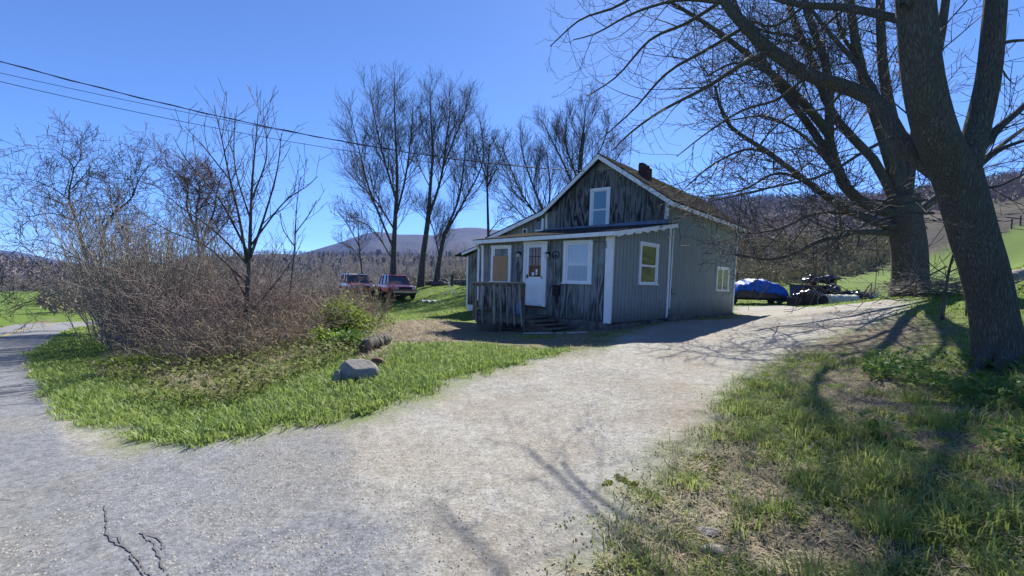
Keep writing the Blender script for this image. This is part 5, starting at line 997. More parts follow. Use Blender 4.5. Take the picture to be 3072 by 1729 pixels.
def crowns(name, label, N, pick, h0, h1, faces, m, seed, cone=False, fsz=.22):
    rr = np.random.RandomState(seed); x, y = pick(N, rr); z, c = ground(x, y, True); N = len(x); h = h0+(h1-h0)*rr.rand(N); d = rr.normal(0, 1, (N, faces, 3)); d /= np.linalg.norm(d, axis=2, keepdims=True); q = rr.rand(N, faces, 1)**.4
    off = d*q*np.stack([h*.30, h*.30, h*.48], -1)[:, None]
    if cone: t = rr.rand(N, faces); off[..., 2] = (t-.5)*h[:, None]; off[..., :2] = d[..., :2]*(1.05-t)[..., None]*h[:, None, None]*.24
    C = np.stack([x, y, z+h*.52], -1)[:, None]+off; C = C.reshape(-1, 3); n = len(C); s = np.repeat(h*fsz, faces)[:, None]
    u = rr.normal(0, 1, (n, 3)); u[:, 2] = np.abs(u[:, 2])+.9; u /= np.linalg.norm(u, axis=1, keepdims=True); v = np.cross(u, rr.normal(0, 1, (n, 3))); v /= np.linalg.norm(v, axis=1, keepdims=True); v *= .45 if not cone else .8
    V = np.stack([C-u*s*.5, C+v*s*.4, C+u*s*.6, C-v*s*.4], 1).reshape(-1, 3); return tag(link_mesh(name, quads_mesh(name, V, np.arange(n*4).reshape(-1, 4)), m), label, 'woods', None, 'stuff')
def pickR(a0, a1, r0, r1, dens=None, sd=1):
    def f(N, rr):
        x, y = scatter(N, r0, r1, a0, a1, rr, 1.6); k_ = offmeadow(x, y); x, y = x[k_], y[k_]
        if dens is not None: ok = fbm(x/dens[0], y/dens[0], sd) > dens[1]; x, y = x[ok], y[ok]
        return x, y
    return f
M_FW1 = mat('far_bare_crowns', (.34, .275, .235), (.22, .185, .165), .04, rough=.95, bump=0)
M_FW2 = mat('far_conifers', (.045, .065, .038), (.07, .085, .048), .05, rough=.95, bump=0)
M_SCR = mat('hillside_scrub', (.38, .31, .15), (.26, .24, .12), .25, rough=.95, bump=0)
crowns('far_woods', 'grey-brown bare woods covering the hill behind the house and big trees', 6500, pickR(8, 62, 105, 450), 4, 7.5, 16, M_FW1, 3)
crowns('far_woods', 'dark low wooded ridge across the valley at left and centre', 5500, pickR(-62, 12, 190, 440), 2.5, 4.5, 14, M_FW1, 4)
crowns('conifer_woods', 'dark evergreens scattered on the ridge and hillside', 900, pickR(-50, 62, 200, 440, (60, .54), 6), 3.5, 6, 26, M_FW2, 5, True)
crowns('scrub', 'yellow-brown scrub on the slope above the meadow', 3200, pickR(17, 42, 48, 105, (16, .40), 3), .7, 2.0, 26, M_SCR, 6, False, .3)
crowns('hedge_scrub', 'brown scrub at the far edge of the yard and field', 2200, pickR(-48, 8, 58, 95, (14, .47), 8), .8, 2.4, 26, mat('grey_scrub', (.34, .28, .20), (.22, .20, .14), .25, rough=.95, bump=0), 7, False, .3)
# ---------------------------------------------------------------- things on the house front
M_RUST = mat('rusty_steel', (.10, .045, .03), (.05, .03, .025), 9, rough=.8, metal=.3)
u, w_ = FW.uv(1668, 765); mb = MB(); R_ = .115
mb.tube([FW.p(u+R_*math.cos(t), w_+R_*math.sin(t), .02) for t in np.linspace(0, 2*math.pi, 25)], .011, 6, False)
for a in (90, 270, 225, 315): mb.tube([FW.p(u, w_, .02), FW.p(u+R_*math.cos(math.radians(a)), w_+R_*math.sin(math.radians(a)), .02)], .010, 6)
p0 = FW.p(u, w_-R_, .02); tag(obj('peace_sign', mb, M_DARK, None, p0), 'small black ring-shaped peace sign hanging on the worn wall right of the door', 'wall ornament')
# water jug on the deck
q = A0+LD*(uR+(uL-uR)*.39)-BD*.55+WD*dz0
jug = thing('water_jug', 'blue translucent water cooler jug standing on the porch deck behind the railing', 'water jug', q)
M_JUG = glass('blue_jug_plastic', (.05, .14, .33), (.09, .22, .45), sc=6); mb = MB()
mb.lathe([(.11, 0), (.135, .012), (.137, .06), (.130, .075), (.137, .09), (.137, .15), (.130, .165), (.137, .18), (.137, .25), (.130, .265), (.137, .28), (.137, .33), (.11, .38), (.05, .42), (.028, .425), (.028, .46)], q, (0, 0, 1), 20); obj('bottle', mb, M_JUG, jug, smooth=True)
mb = MB(); mb.lathe([(.034, .455), (.034, .495), (.03, .5)], q, (0, 0, 1), 14); obj('cap', mb, M_VINYL, jug)
# old planks left on the ground under and before the porch
for i, (xa, ya, xb, yb, wd, lab) in enumerate(((1480, 985, 1668, 1003, .13, 'long weathered plank lying on the ground below the porch steps'), (1466, 976, 1600, 990, .11, 'weathered plank lying in the shade under the porch deck'), (1572, 1004, 1690, 1003, .07, 'pale narrow board lying in front of the lowest porch step'), (1700, 1003, 1760, 1001, .08, 'short pale board lying by the house wall right of the steps'))):
    a, b = ghit(xa, ya), ghit(xb, yb); z = np.array([0, 0, .035]); mb = MB(); mb.bar(a+z, b+z, wd, .035); tag(obj('plank', mb, M_WOOD if i < 2 else mat('pale_board', (.42, .40, .36), (.30, .28, .25), 5), None, (a+b)/2), lab, 'plank', 'old boards on the ground by the porch')
# flat stones along the side wall foot
for i, (v, l, h, dd, lab) in enumerate(((2.4, .5, .10, .16, 'flat grey stone against the addition wall foot'), (3.75, .7, .16, .22, 'stone block at the foot of the white downpipe'), (4.7, .6, .12, .2, 'dark flat stone beside the downpipe block along the wall'))):
    p = A0+BD*v+NS*dd; p[2] = gz(p[0], p[1])+h*.4; mb = MB(); mb.blob(p, (l*.6, .13, h), 80+i, .25, 1.2, 14, .5, math.atan2(BD[1], BD[0])); tag(obj('stone_block', mb, M_STONE, None, p-np.array([0, 0, h*.4])), lab, 'stone', 'stones along the house wall')
# ---------------------------------------------------------------- wires from the gable to the roadside
M_WIRE = mat('black_cable', (.012, .012, .022), rough=.6, bump=0)
g1 = on_plane(1752, 513, GR.o+NF*.1, NF); g2 = on_plane(1758, 524, GR.o+NF*.1, NF)
def wire(nm, lab, end, far, sag, r, twist=0):
    t = np.linspace(0, 1, 90)[:, None]; P = np.asarray(end)*(1-t)+np.asarray(far)*t; P[:, 2] -= (4*sag*t*(1-t))[:, 0]
    mb = MB(); mb.tube(P, r, 6)
    if twist: k = np.arange(90)*.9; mb.tube(P+np.stack([np.zeros(90), np.cos(k)*twist, np.sin(k)*twist], 1), r*.7, 5)
    tag(obj(nm, mb, M_WIRE, None, end, smooth=True), lab, 'cable', 'cables from the road to the house gable')
fa = at(-420, 90, 8.2)
def far_for(p_edge, p_mid, end, Y):
    return at(*p_edge, Y)
def fitwire(nm, lab, end, e0, mids, r, twist=0):           # far end beyond the frame; sag chosen so the cable passes the seen point
    far = at(*e0, 9.0); best = None
    for sg in np.linspace(0, 2.2, 80):
        t = np.linspace(0, 1, 200)[:, None]; P = np.asarray(end)*(1-t)+far*t; P[:, 2] -= (4*sg*t*(1-t))[:, 0]; d = P-EYE; px = CX+FPX*(d@RT)/(d@_f); py = CY-FPX*(d@UP)/(d@_f); e = sum((np.interp(mx, px[::-1], py[::-1])-my)**2 for mx, my in mids)
        if best is None or e < best[0]: best = (e, sg)
    wire(nm, lab, end, far, best[1], r, twist)
fitwire('power_cable', 'thick twisted black cable, topmost of the three running to the gable', g1, (-300, 100), [(0, 181), (483, 304), (1000, 425)], .011, .016)
fitwire('power_cable', 'thin middle cable just under the thick twisted one', g1+np.array([.05, 0, -.03]), (-300, 150), [(0, 217), (773, 372), (1000, 428)], .006)
fitwire('power_cable', 'lowest thin black cable of the three running to the gable', g2, (-300, 172), [(0, 237), (1000, 444), (1278, 490)], .007)
# ---------------------------------------------------------------- boulder, log, stake
def rockmat():
    s = NT('granite_boulder'); v = s.obj(); f = s.noise(v, 3, 5, .6); g = s.noise(v, 22, 5, .7); c = s.mix(s.ramp(f, .35, .7), (.27, .255, .23), (.15, .14, .125)); c = s.mix(s.math('MULTIPLY', s.ramp(g, .55, .7), .6), c, (.09, .085, .075)); s.bump(s.math('ADD', g, f), .7, .02); return s.out(c, .9, .2)
M_ROCK = rockmat()
q = ghit(1070, 1142); mb = MB(); s_ = q[1]/FPX; mb.blob(q+np.array([0, .1, 20*s_]), (58*s_, 46*s_, 42*s_), 31, .14, 1.2, 48, .8, .1, 9); tag(obj('boulder', mb, M_ROCK, None, q), 'rounded grey boulder in the verge grass beside the drive', 'boulder')
q = ghit(1006, 1152); mb = MB(); a = q; mb.prism([a+np.array([-.05, 0, -.05]), a+np.array([.05, 0, -.05]), a+np.array([.065, .02, .12]), a+np.array([.03, .02, .2]), a+np.array([-.02, .02, .19]), a+np.array([-.045, 0, .08])], (.01, .05, .0)); tag(obj('stone_marker', mb, M_ROCK, None, q), 'small upright grey stone slab left of the boulder', 'stone')
def logthing(lab, A_, B_, r, m1, seed, nm='log', group=None):
    L_ = thing(nm, lab, 'log', (np.asarray(A_)+B_)/2-np.array([0, 0, r]), group); rr = np.random.RandomState(seed); n = 12; P = [np.asarray(A_)*(1-t)+np.asarray(B_)*t+rr.normal(0, r*.06, 3) for t in np.linspace(0, 1, n)]
    mb = MB(); mb.tube(P, r*(1+.1*rr.normal(0, 1, n)), 14); obj('log_bark', mb, m1, L_, smooth=True); d = nrm(P[-1]-P[-2])
    for e, s_ in ((P[0], -1), (P[-1], 1)): mb = MB(); mb.lathe([(r*.9, -.01), (r*.86, .008), (r*.3, .012)], e, d*s_, 14); obj('cut_end', mb, M_ENDW, L_)
M_ENDW = mat('cut_wood_end', (.30, .20, .12), (.20, .13, .08), 12, rough=.9)
a, b = ghit(1095, 1060), ghit(1156, 1032); logthing('short dark rotting log at the edge of the bare yard path', a+np.array([0, 0, .13]), b+np.array([0, 0, .13]), .15, M_BARK, 3)
q = ghit(1133, 1098); mb = MB(); mb.blob(q+np.array([0, 0, .05]), (.13, .10, .09), 21, .3, 1.5, 16, .5); tag(obj('rotten_stump', mb, mat('red_brown_rot', (.18, .085, .05), (.10, .05, .03), 14), None, q), 'little red-brown rotten stump behind the boulder', 'stump')
# ---------------------------------------------------------------- the two cars in the yard
M_TYRE = mat('tyre_rubber', (.016, .016, .017), (.028, .027, .026), 8, rough=.9); M_RIM = mat('steel_rim', (.30, .30, .31), (.2, .2, .2), 8, rough=.4, metal=.8)
M_CGL = glass('car_glass', (.015, .02, .028), (.03, .036, .045)); M_CHR = mat('chrome', (.62, .63, .65), rough=.18, bump=0, metal=1.0); M_LENS = glass('headlamp_lens', (.55, .57, .6), (.4, .42, .45)); M_BLK = mat('black_plastic', (.014, .014, .015), (.022, .022, .022), 8, rough=.6); M_AMB = glass('amber_lens', (.5, .16, .02), (.45, .12, .02))
def car(lab, cx_, cy_, head, paint, roofm, boxy, L=4.6, Wd=1.84, Hc=1.80, group='cars parked in the yard'):
    g = gz(cx_, cy_); C_ = thing('parked_car', lab, 'car', (cx_, cy_, g), group, math.atan2(head[1], head[0])); hl = L/2; hw = Wd/2; zb = 1.06 if not boxy else 1.12; ck = .75 if not boxy else .62
    mb = MB(); rings = []                                       # body loft: stations along the car
    for x, wf, z0, z1 in ((-hl, .90, .55, .86), (-hl+.05, .97, .47, zb-.02), (-hl+.5, 1, .42, zb), (-.4, 1, .40, zb), (ck, 1, .40, zb+.01), (ck+.5, .985, .42, zb-.02), (hl-.35, .96, .45, zb-.06), (hl-.06, .93, .50, zb-.13), (hl, .88, .58, zb-.24)):
        y = hw*wf; rings.append([(x, -y*.93, z0), (x, -y, z0+.12), (x, -y, z0+(z1-z0)*.62), (x, -y*.96, z1-.05), (x, -y*.86, z1), (x, 0, z1+.025), (x, y*.86, z1), (x, y*.96, z1-.05), (x, y, z0+(z1-z0)*.62), (x, y, z0+.12), (x, y*.93, z0)])
    vs = [p for r in rings for p in r]; n = 11; fs = [(i*n+k, i*n+k+1, (i+1)*n+k+1, (i+1)*n+k) for i in range(len(rings)-1) for k in range(n-1)]+[(i*n+n-1, i*n, (i+1)*n, (i+1)*n+n-1) for i in range(len(rings)-1)]+[tuple(range(n)), tuple(range((len(rings)-1)*n, len(rings)*n))]
    mb.add(vs, fs); body = obj('body', mb, paint, C_, local=True, smooth=False, bevel=.02)
    xb0, xf0, xb1, xf1 = -hl+.06, ck+.02, -hl+.22 if not boxy else -hl+.12, ck-(.62 if not boxy else .38); wb, wt_ = hw*.90, hw*.74 if not boxy else hw*.80
    z0, z1 = zb-.02, Hc-.06
    def cab(x0, x1, z, wv): return [(x0, -wv, z), (x1, -wv, z), (x1, wv, z), (x0, wv, z)]
    mb = MB(); mb.hexa(cab(xb0+.02, xf0-.02, z0, wb-.03)+cab(xb1+.02, xf1-.02, z1-.02, wt_-.03)); obj('cabin_glass', mb, M_CGL, C_, local=True)
    mb = MB(); mb.hexa(cab(xb1-.02, xf1+.05, z1-.02, wt_+.015)+cab(xb1+.06, xf1-.06, Hc, wt_-.07)); obj('roof', mb, roofm, C_, local=True, bevel=.03)
    def pil(f0, f1, wdt):                                       # pillars from belt line to roof, both sides
        for s_ in (-1, 1):
            a = np.array([xb0+(xf0-xb0)*f0, s_*wb, z0]); b = np.array([xb1+(xf1-xb1)*f1, s_*wt_, z1]); mb = MB(); mb.bar(a, b, wdt, .05, (0, 1, 0)); obj('pillar', mb, paint, C_, local=True)
    pil(.0, .0, .12); pil(.30, .27, .10); pil(.66, .68, .09); pil(1.0, 1.0, .07)
    rw_ = .37
    for x in (-hl+.85, hl-.82):
        for s_ in (-1, 1):
            wz = rw_; mb = MB(); mb.lathe([(.22, -.12), (rw_-.02, -.115), (rw_, -.08), (rw_, .08), (rw_-.02, .115), (.22, .12)], (x, s_*(hw-.11), wz), (0, s_, 0), 24); whl = obj('wheel', mb, M_TYRE, C_, local=True)
            mb = MB(); mb.lathe([(.225, .105), (.21, .122), (.12, .10), (.06, .13), (.02, .135)], (x, s_*(hw-.11), wz), (0, s_, 0), 18); obj('rim', mb, M_RIM, whl, local=True)
            mb = MB(); mb.tube([(x+(rw_+.07)*math.cos(t), s_*(hw+.005), wz+.02+(rw_+.07)*math.sin(t)) for t in np.linspace(-.1, math.pi+.1, 16)], .035, 6); obj('wheel_arch', mb, M_BLK, C_, local=True)
    mb = MB(); mb.box(hl-.1, hl+.10, -hw*.98, hw*.98, .46, .64); obj('front_bumper', mb, M_CHR if not boxy else M_BLK, C_, local=True, bevel=.03)
    mb = MB(); mb.box(hl-.12, hl+.03, -hw*.86, hw*.86, .34, .455); obj('valance', mb, M_BLK, C_, local=True)
    zg = zb-.33; mb = MB(); mb.box(hl-.02, hl+.025, -hw*.52, hw*.52, zg, zg+.17)
    for k in range(4): mb.box(hl+.0251, hl+.035, -hw*.51, hw*.51, zg+.015+.042*k, zg+.03+.042*k)
    obj('grille', mb, M_BLK, C_, local=True)
    for s_ in (-1, 1):
        if boxy: mb = MB(); mb.lathe([(.095, 0), (.10, .02), (.06, .035)], (hl-.0, s_*hw*.70, zg+.09), (1, 0, 0), 16)
        else: mb = MB(); mb.box(hl-.06, hl+.02, min(s_*hw*.55, s_*hw*.84), max(s_*hw*.55, s_*hw*.84), zg+.01, zg+.16)
        obj('headlight', mb, M_LENS, C_, local=True)
        mb = MB(); mb.box(hl-.10, hl+.0, min(s_*hw*.845, s_*hw*.93), max(s_*hw*.845, s_*hw*.93), zg+.02, zg+.15); obj('turn_signal', mb, M_AMB, C_, local=True)
        mb = MB(); mb.box(xf0-.32, xf0-.12, min(s_*(wb+.02), s_*(wb+.22)), max(s_*(wb+.02), s_*(wb+.22)), z0+.06, z0+.20); obj('mirror', mb, M_BLK if boxy else M_CHR, C_, local=True, bevel=.02)
    mb = MB(); mb.box(-hl-.08, -hl+.05, -hw*.96, hw*.96, .48, .64); obj('rear_bumper', mb, M_BLK, C_, local=True, bevel=.02)
    mb = MB(); mb.box(-hl+.3, hl-.3, -hw*.7, hw*.7, .26, .42); obj('underbody', mb, M_BLK, C_, local=True)
    mb = MB()
    for s_ in (-1, 1): mb.tube([(xb1+.3, s_*(wt_-.12), Hc+.05), (xf1-.3, s_*(wt_-.12), Hc+.05)], .018, 6)
    obj('roof_rack', mb, M_BLK, C_, local=True)
def carpaint(nm, c): return mat(nm, c, tuple(x*.82 for x in c), 2, rough=.35, bump=0, coat=.8, spec=.5)
hd = (.52, -.855)
car('red four-door off-roader with chrome bumper, nearer the house', -9.0, 33.0, hd, carpaint('red_car_paint', (.50, .055, .045)), carpaint('red_roof_paint', (.50, .055, .045)), False)
car('orange-red boxy off-roader with roof coloured pale as reflected sky, half hidden by the brambles', -11.9, 32.4, hd, carpaint('orange_car_paint', (.62, .11, .035)), carpaint('sky_reflection_roof', (.65, .66, .68)), True)  # roof colour stands in for sky reflected on the car's paint
# ---------------------------------------------------------------- trailer with tarpaulin
M_TARP = mat('blue_tarpaulin', (.025, .13, .54), (.018, .095, .42), 5, rough=.62, bump=.3, bd=.04, spec=.2)
YT = 28.0
def jx(px, Y=YT): return (px-CX)/FPX*Y + .0
TRL = thing('utility_trailer', 'old rusty utility trailer with tall mesh tail ramp, loaded under the blue tarpaulin', 'trailer', gat(2285, YT+.6))
gx0, gx1 = at(2213, 880, YT)[0], at(2345, 880, YT)[0]; g0 = gz((gx0+gx1)/2, YT); zb_ = g0+.42; zt_ = g0+.85
mb = MB(); mb.box(gx0, gx1, YT, YT+1.7, zb_, zb_+.06); mb.box(gx0, gx1, YT, YT+.05, zb_+.061, zt_); mb.box(gx0, gx1, YT+1.65, YT+1.7, zb_+.061, zt_); mb.box(gx0, gx0+.05, YT+.051, YT+1.649, zb_+.061, zt_); mb.box(gx1-.05, gx1, YT+.051, YT+1.649, zb_+.061, zt_); obj('cargo_box', mb, mat('grey_trailer_boards', (.13, .10, .085), (.08, .06, .05), 6, (1, 1, 4)), TRL)
mb = MB(); mb.box(gx0+.3, gx1+.9, YT+.8, YT+.9, zb_-.14, zb_-.05); mb.box(gx0+.1, gx1, YT+.2, YT+.28, zb_-.1, zb_-.002); obj('chassis', mb, M_RUST, TRL)
for xx in (gx0+.02, gx1-.42):
    yy = YT+.45; mb = MB(); mb.lathe([(.15, -.09), (.29, -.085), (.31, -.05), (.31, .05), (.29, .085), (.15, .09)], (xx, yy, g0+.30), (1, 0, 0), 20); wh = obj('wheel', mb, M_TYRE, TRL); mb = MB(); mb.lathe([(.155, -.07), (.08, -.095), (.02, -.095)], (xx, yy, g0+.30), (1 if xx < gx0+.2 else -1, 0, 0), 14); obj('rim', mb, M_RIM, wh)
    mb = MB(); mb.hexa([(xx-.13, yy-.38, g0+.66), (xx+.13, yy-.38, g0+.66), (xx+.13, yy+.38, g0+.66), (xx-.13, yy+.38, g0+.66), (xx-.13, yy-.3, g0+.69), (xx+.13, yy-.3, g0+.69), (xx+.13, yy+.3, g0+.69), (xx-.13, yy+.3, g0+.69)]); obj('mudguard', mb, M_RUST, TRL)
mb = MB(); mb.tube([(gx0+.02, YT+.45, g0+.30), (gx1-.42, YT+.45, g0+.30)], .04, 6); obj('axle', mb, M_RUST, TRL)
mb = MB(); hx0, hx1 = at(2212, 830, YT+1.75)[0], at(2311, 830, YT+1.75)[0]; ztop = at(2260, 823, YT+1.75)[2]
for f in (0, .31, .66, 1): x = hx0+(hx1-hx0)*f; mb.tube([(x, YT+1.75, zb_), (x, YT+1.75, ztop)], .025, 6)
mb.tube([(hx0, YT+1.75, ztop), (hx1, YT+1.75, ztop)], .028, 6); mb.tube([(hx0, YT+1.75, ztop-.75), (hx1, YT+1.75, ztop-.75)], .02, 6); obj('tail_ramp', mb, M_RUST, TRL)
mb = MB(); nx_, ny_ = 46, 22; prof = [(2203, 884), (2212, 860), (2222, 851), (2238, 848), (2249, 852), (2256, 842), (2268, 838), (2292, 841), (2318, 845), (2335, 851), (2352, 858), (2362, 872), (2372, 890), (2386, 910)]; sk = [(2203, 888), (2215, 872), (2238, 873), (2256, 872), (2270, 879), (2320, 881), (2340, 888), (2362, 897), (2386, 912)]
rr = np.random.RandomState(4); vs = []
for i in range(nx_):
    px = 2203+(2386-2203)*i/(nx_-1); tz = at(px, np.interp(px, *zip(*prof)), YT+.5)[2]; bz = at(px, np.interp(px, *zip(*sk)), YT)[2]
    for j in range(ny_):
        v = j/(ny_-1)
        if v < .4: f = v/.4; yy = YT-.12+.14*f**2; zz = bz+(tz-.08-bz)*f
        elif v < .7: f = (v-.4)/.3; yy = YT+.02+1.4*f; zz = tz-.08*(1-math.sin(f*3.14))
        else: f = (v-.7)/.3; yy = YT+1.42+.5*f; zz = (tz-.08)*(1-f)+(bz)*f
        x = at(px, 870, YT)[0]; wr = .06*math.sin(px*.22+v*9)+.05*math.sin(px*.083-v*14)+.028*rr.normal()+.04*abs(math.sin(px*.13+v*5))
        vs.append((x+wr*.5, yy+wr, zz+wr*.8*(1 if .05 < v < .95 else .4)))
mb.add(vs, [(i*ny_+j, (i+1)*ny_+j, (i+1)*ny_+j+1, i*ny_+j+1) for i in range(nx_-1) for j in range(ny_-1)])
tp = obj('tarpaulin', mb, M_TARP, None, gat(2290, YT), smooth=True); tag(tp, 'crumpled bright blue tarpaulin draped over the trailer load', 'tarpaulin'); md = tp.modifiers.new('thick', 'SOLIDIFY'); md.thickness = .01
# ---------------------------------------------------------------- junk heap beside the trailer
M_BAG = mat('black_bin_bag', (.012, .012, .014), (.02, .02, .022), 4, rough=.22, bump=.5, bd=.03, spec=.6); M_BLKPL = mat('black_tub_plastic', (.018, .018, .02), (.03, .03, .032), 4, rough=.5); M_BRNPL = mat('dark_brown_tub', (.035, .022, .02), (.05, .035, .03), 4, rough=.6)
YJ = 26.0
def tub(name, lab, x0, x1, ytop, Y, dep, m, cat, flare=.06, ridge=True, group=None):
    c = gat((x0+x1)/2, Y+dep/2); a = at(x0, 900, Y)[0]; b = at(x1, 900, Y)[0]; zt = at((x0+x1)/2, ytop, Y)[2]; zb = c[2]-.03; r = thing(name, lab, cat, c, group); t = .035
    mb = MB(); o = [(a+flare, Y+flare), (b-flare, Y+flare), (b-flare, Y+dep-flare), (a+flare, Y+dep-flare)]; u = [(a, Y), (b, Y), (b, Y+dep), (a, Y+dep)]
    for k in range(4):
        k2 = (k+1) % 4; cx0, cy0 = (a+b)/2, Y+dep/2
        def inn(p, s=.94): return (cx0+(p[0]-cx0)*s, cy0+(p[1]-cy0)*s)
        mb.hexa([(*o[k], zb), (*o[k2], zb), (*inn(o[k2]), zb), (*inn(o[k]), zb), (*u[k], zt-.04), (*u[k2], zt-.04), (*inn(u[k2]), zt-.04), (*inn(u[k]), zt-.04)])
    mb.box(min(o[0][0], o[1][0])+.03, max(o[0][0], o[1][0])-.03, Y+flare+.03, Y+dep-flare-.03, zb, zb+.03); obj('tub_wall', mb, m, r)
    mb = MB(); 
    for (p, q_) in ((0, 1), (1, 2), (2, 3), (3, 0)): mb.bar((*u[p], zt-.02), (*u[q_], zt-.02), .06, .05)
    obj('rim', mb, m, r); return r, c, zt
tub('black_bin', 'big black open bin holding bin bags, at the back of the heap', 2412, 2518, 856, YJ+1.2, 1.5, M_BLKPL, 'bin', .08)
def bag(lab, px, py, Y, rx, rz, seed, grp='black bin bags on the junk heap', rot=0, ry=None):
    p = at(px, py, Y); mb = MB(); mb.blob(p, (rx, ry or rx*.7, rz), seed, .42, 1.9, 26, 0, rot); g = p-np.array([0, 0, rz]); b_ = thing('bin_bag', lab, 'bin bag', g, grp); obj('bag_body', mb, M_BAG, b_); mb = MB(); mb.lathe([(.05, -.03), (.03, .02), (.07, .09), (.02, .11)], p+np.array([0, 0, rz*.97]), (.2, .1, 1), 9); obj('tied_neck', mb, M_BAG, b_)
bag('large black bag lying at the left on the big bin', 2440, 842, YJ+1.7, .62, .30, 1); bag('large black bag lying at the right on the big bin, higher end', 2488, 838, YJ+1.8, .55, .30, 2); bag('round black bag in front of the big bin', 2494, 872, YJ+.9, .42, .36, 3); bag('flat black bag left of the round one, above the brown tub', 2432, 878, YJ+.8, .5, .22, 4); bag('shiny black bag spilling over the basket beside the tarpaulin', 2398, 892, YJ+.6, .42, .26, 5); bag('half-empty black bag right of the round one, behind the white pipe', 2540, 884, YJ+1.2, .55, .24, 6); bag('dark bag at the right end of the heap before the broken chair', 2572, 886, YJ+.9, .5, .26, 8); bag('flat dark bag farthest right, beside the translucent tub', 2598, 895, YJ+.5, .45, .2, 9); bag('small black bag low between brown tub and white pipe', 2462, 892, YJ+.4, .35, .25, 7)
tub('brown_tub', 'dark brown square tub standing in front of the bags', 2418, 2460, 882, YJ-.1, .8, M_BRNPL, 'tub', .04)
tub('black_basket', 'low black basket at the left end of the heap next to the tarpaulin', 2381, 2416, 893, YJ+.2, .7, M_BLKPL, 'basket', .03)
pa, pb = at(2470, 905, YJ-.5), at(2563, 888, YJ-.1); pa[2] = gz(pa[0], pa[1])+.40; pb[2] = gz(pb[0], pb[1])+.42; ax = nrm(pb-pa); Lp = float(np.linalg.norm(pb-pa))
PI_ = thing('drain_pipe', 'short fat cream-white ribbed drain pipe lying in front of the junk heap', 'pipe', (pa+pb)/2-np.array([0, 0, .42])); M_PIPE = mat('cream_pipe', (.50, .49, .40), (.38, .38, .31), 3, rough=.55)
prof = []
for k in range(25): prof.append((.40+(.022 if k % 6 == 0 else 0)+.0, Lp*k/24))
mb = MB(); mb.lathe([(.36, 0)]+prof+[(.36, Lp), (.355, Lp-.3)], pa, ax, 28); obj('pipe_wall', mb, M_PIPE, PI_, smooth=False); mb = MB(); mb.lathe([(.355, -.012), (.2, -.008), (.02, -.006)], pa, ax, 24); obj('pipe_mouth', mb, M_BLK, PI_); mb = MB(); mb.lathe([(.35, .012), (.2, .008), (.02, .006)], pb, ax, 24); obj('pipe_mouth', mb, M_BLK, PI_)
# broken black chair frame on end, at the right of the heap
q = gat(2600, YJ-.2); CHR = thing('chair_frame', 'broken black chair frame sticking up at the right end of the heap', 'broken chair', q)
def P_(px, py, dy=0): return at(px, py, YJ-.2+dy)
for k, pts in enumerate((((2572, 898), (2592, 880), (2608, 856), (2614, 850)), ((2580, 905), (2606, 882), (2616, 858)), ((2590, 908), (2616, 896), (2614, 852)), ((2570, 880), (2590, 876), (2618, 880)), ((2575, 890), (2600, 890), (2620, 905)))):
    mb = MB(); mb.tube([P_(x, y, .35*(k % 2)) for x, y in pts], .03, 7); obj('frame_tube', mb, M_DARK, CHR)
mb = MB(); mb.hexa([P_(2576, 886), P_(2606, 884), P_(2606, 884, .5), P_(2576, 886, .5), P_(2576, 883), P_(2606, 881), P_(2606, 881, .5), P_(2576, 883, .5)]); obj('seat', mb, M_DARK, CHR)
tub('clear_tub', 'pale translucent plastic tub beyond the broken chair', 2612, 2636, 876, YJ+.6, .6, glass('milky_plastic', (.42, .50, .47), (.34, .42, .40)), 'tub', .03)
q = at(2518, 884, YJ+.3); mb = MB(); mb.tube([q+np.array([.42*math.cos(t), .1*math.sin(t), .2+.30*math.sin(t)]) for t in np.linspace(0, 6.28, 24)], .018, 6, False); tag(obj('hoop', mb, M_DARK, None, gat(2518, YJ+.3)), 'thin black hoop leaning on the heap above the white pipe', 'hoop')
for k, (xa, ya, xb, yb, lab) in enumerate(((2500, 880, 2580, 872, 'pale bare stick lying across the bags toward the broken chair'), (2575, 905, 2640, 920, 'grey stick on the ground under the broken chair'), (2600, 912, 2660, 897, 'grey branch lying toward the thick-trunked tree'))):
    mb = MB(); a, b = at(xa, ya, YJ-.3), at(xb, yb, YJ-.3); a[2] = max(a[2], gz(a[0], a[1])+.03); b[2] = max(b[2], gz(b[0], b[1])+.03); mb.tube([a, (a+b)/2+np.array([0, 0, .05]), b], .03, 6); tag(obj('stick', mb, M_FARTWIG, None, (a+b)/2), lab, 'stick', 'sticks around the junk heap')
# ---------------------------------------------------------------- yard edge: stone wall, post, white poles, sheet; meadow posts; logs
rr = np.random.RandomState(8); SWL = thing('stone_wall', 'low tumbled dark stone wall under the tall trees at the yard edge', 'stone wall', gat(1330, 42)); mb = MB()
for k in range(46):
    px = 1272+(1425-1272)*k/46; q = gat(px, 42+1.2*math.sin(k*.3)); s_ = .16+.2*rr.rand(); mb.blob(q+np.array([0, rr.normal(0, .15), s_*.5+.25*(k % 3 == 0)]), (s_*1.4, s_, s_*.8), 300+k, .25, 1.3, 10)
obj('piled_stones', mb, M_STONE, SWL)
q = gat(1356, 40); mb = MB(); mb.tube([q-np.array([0, 0, .1]), q+np.array([.02, 0, .55]), q+np.array([.0, 0, 1.1])], [.16, .14, .13], 10); tag(obj('fence_post', mb, M_BARK, None, q), 'stout grey wooden post by the tumbled stone wall', 'post')
M_WPOLE = mat('white_plastic', (.68, .68, .66), (.55, .55, .53), 5, rough=.5)
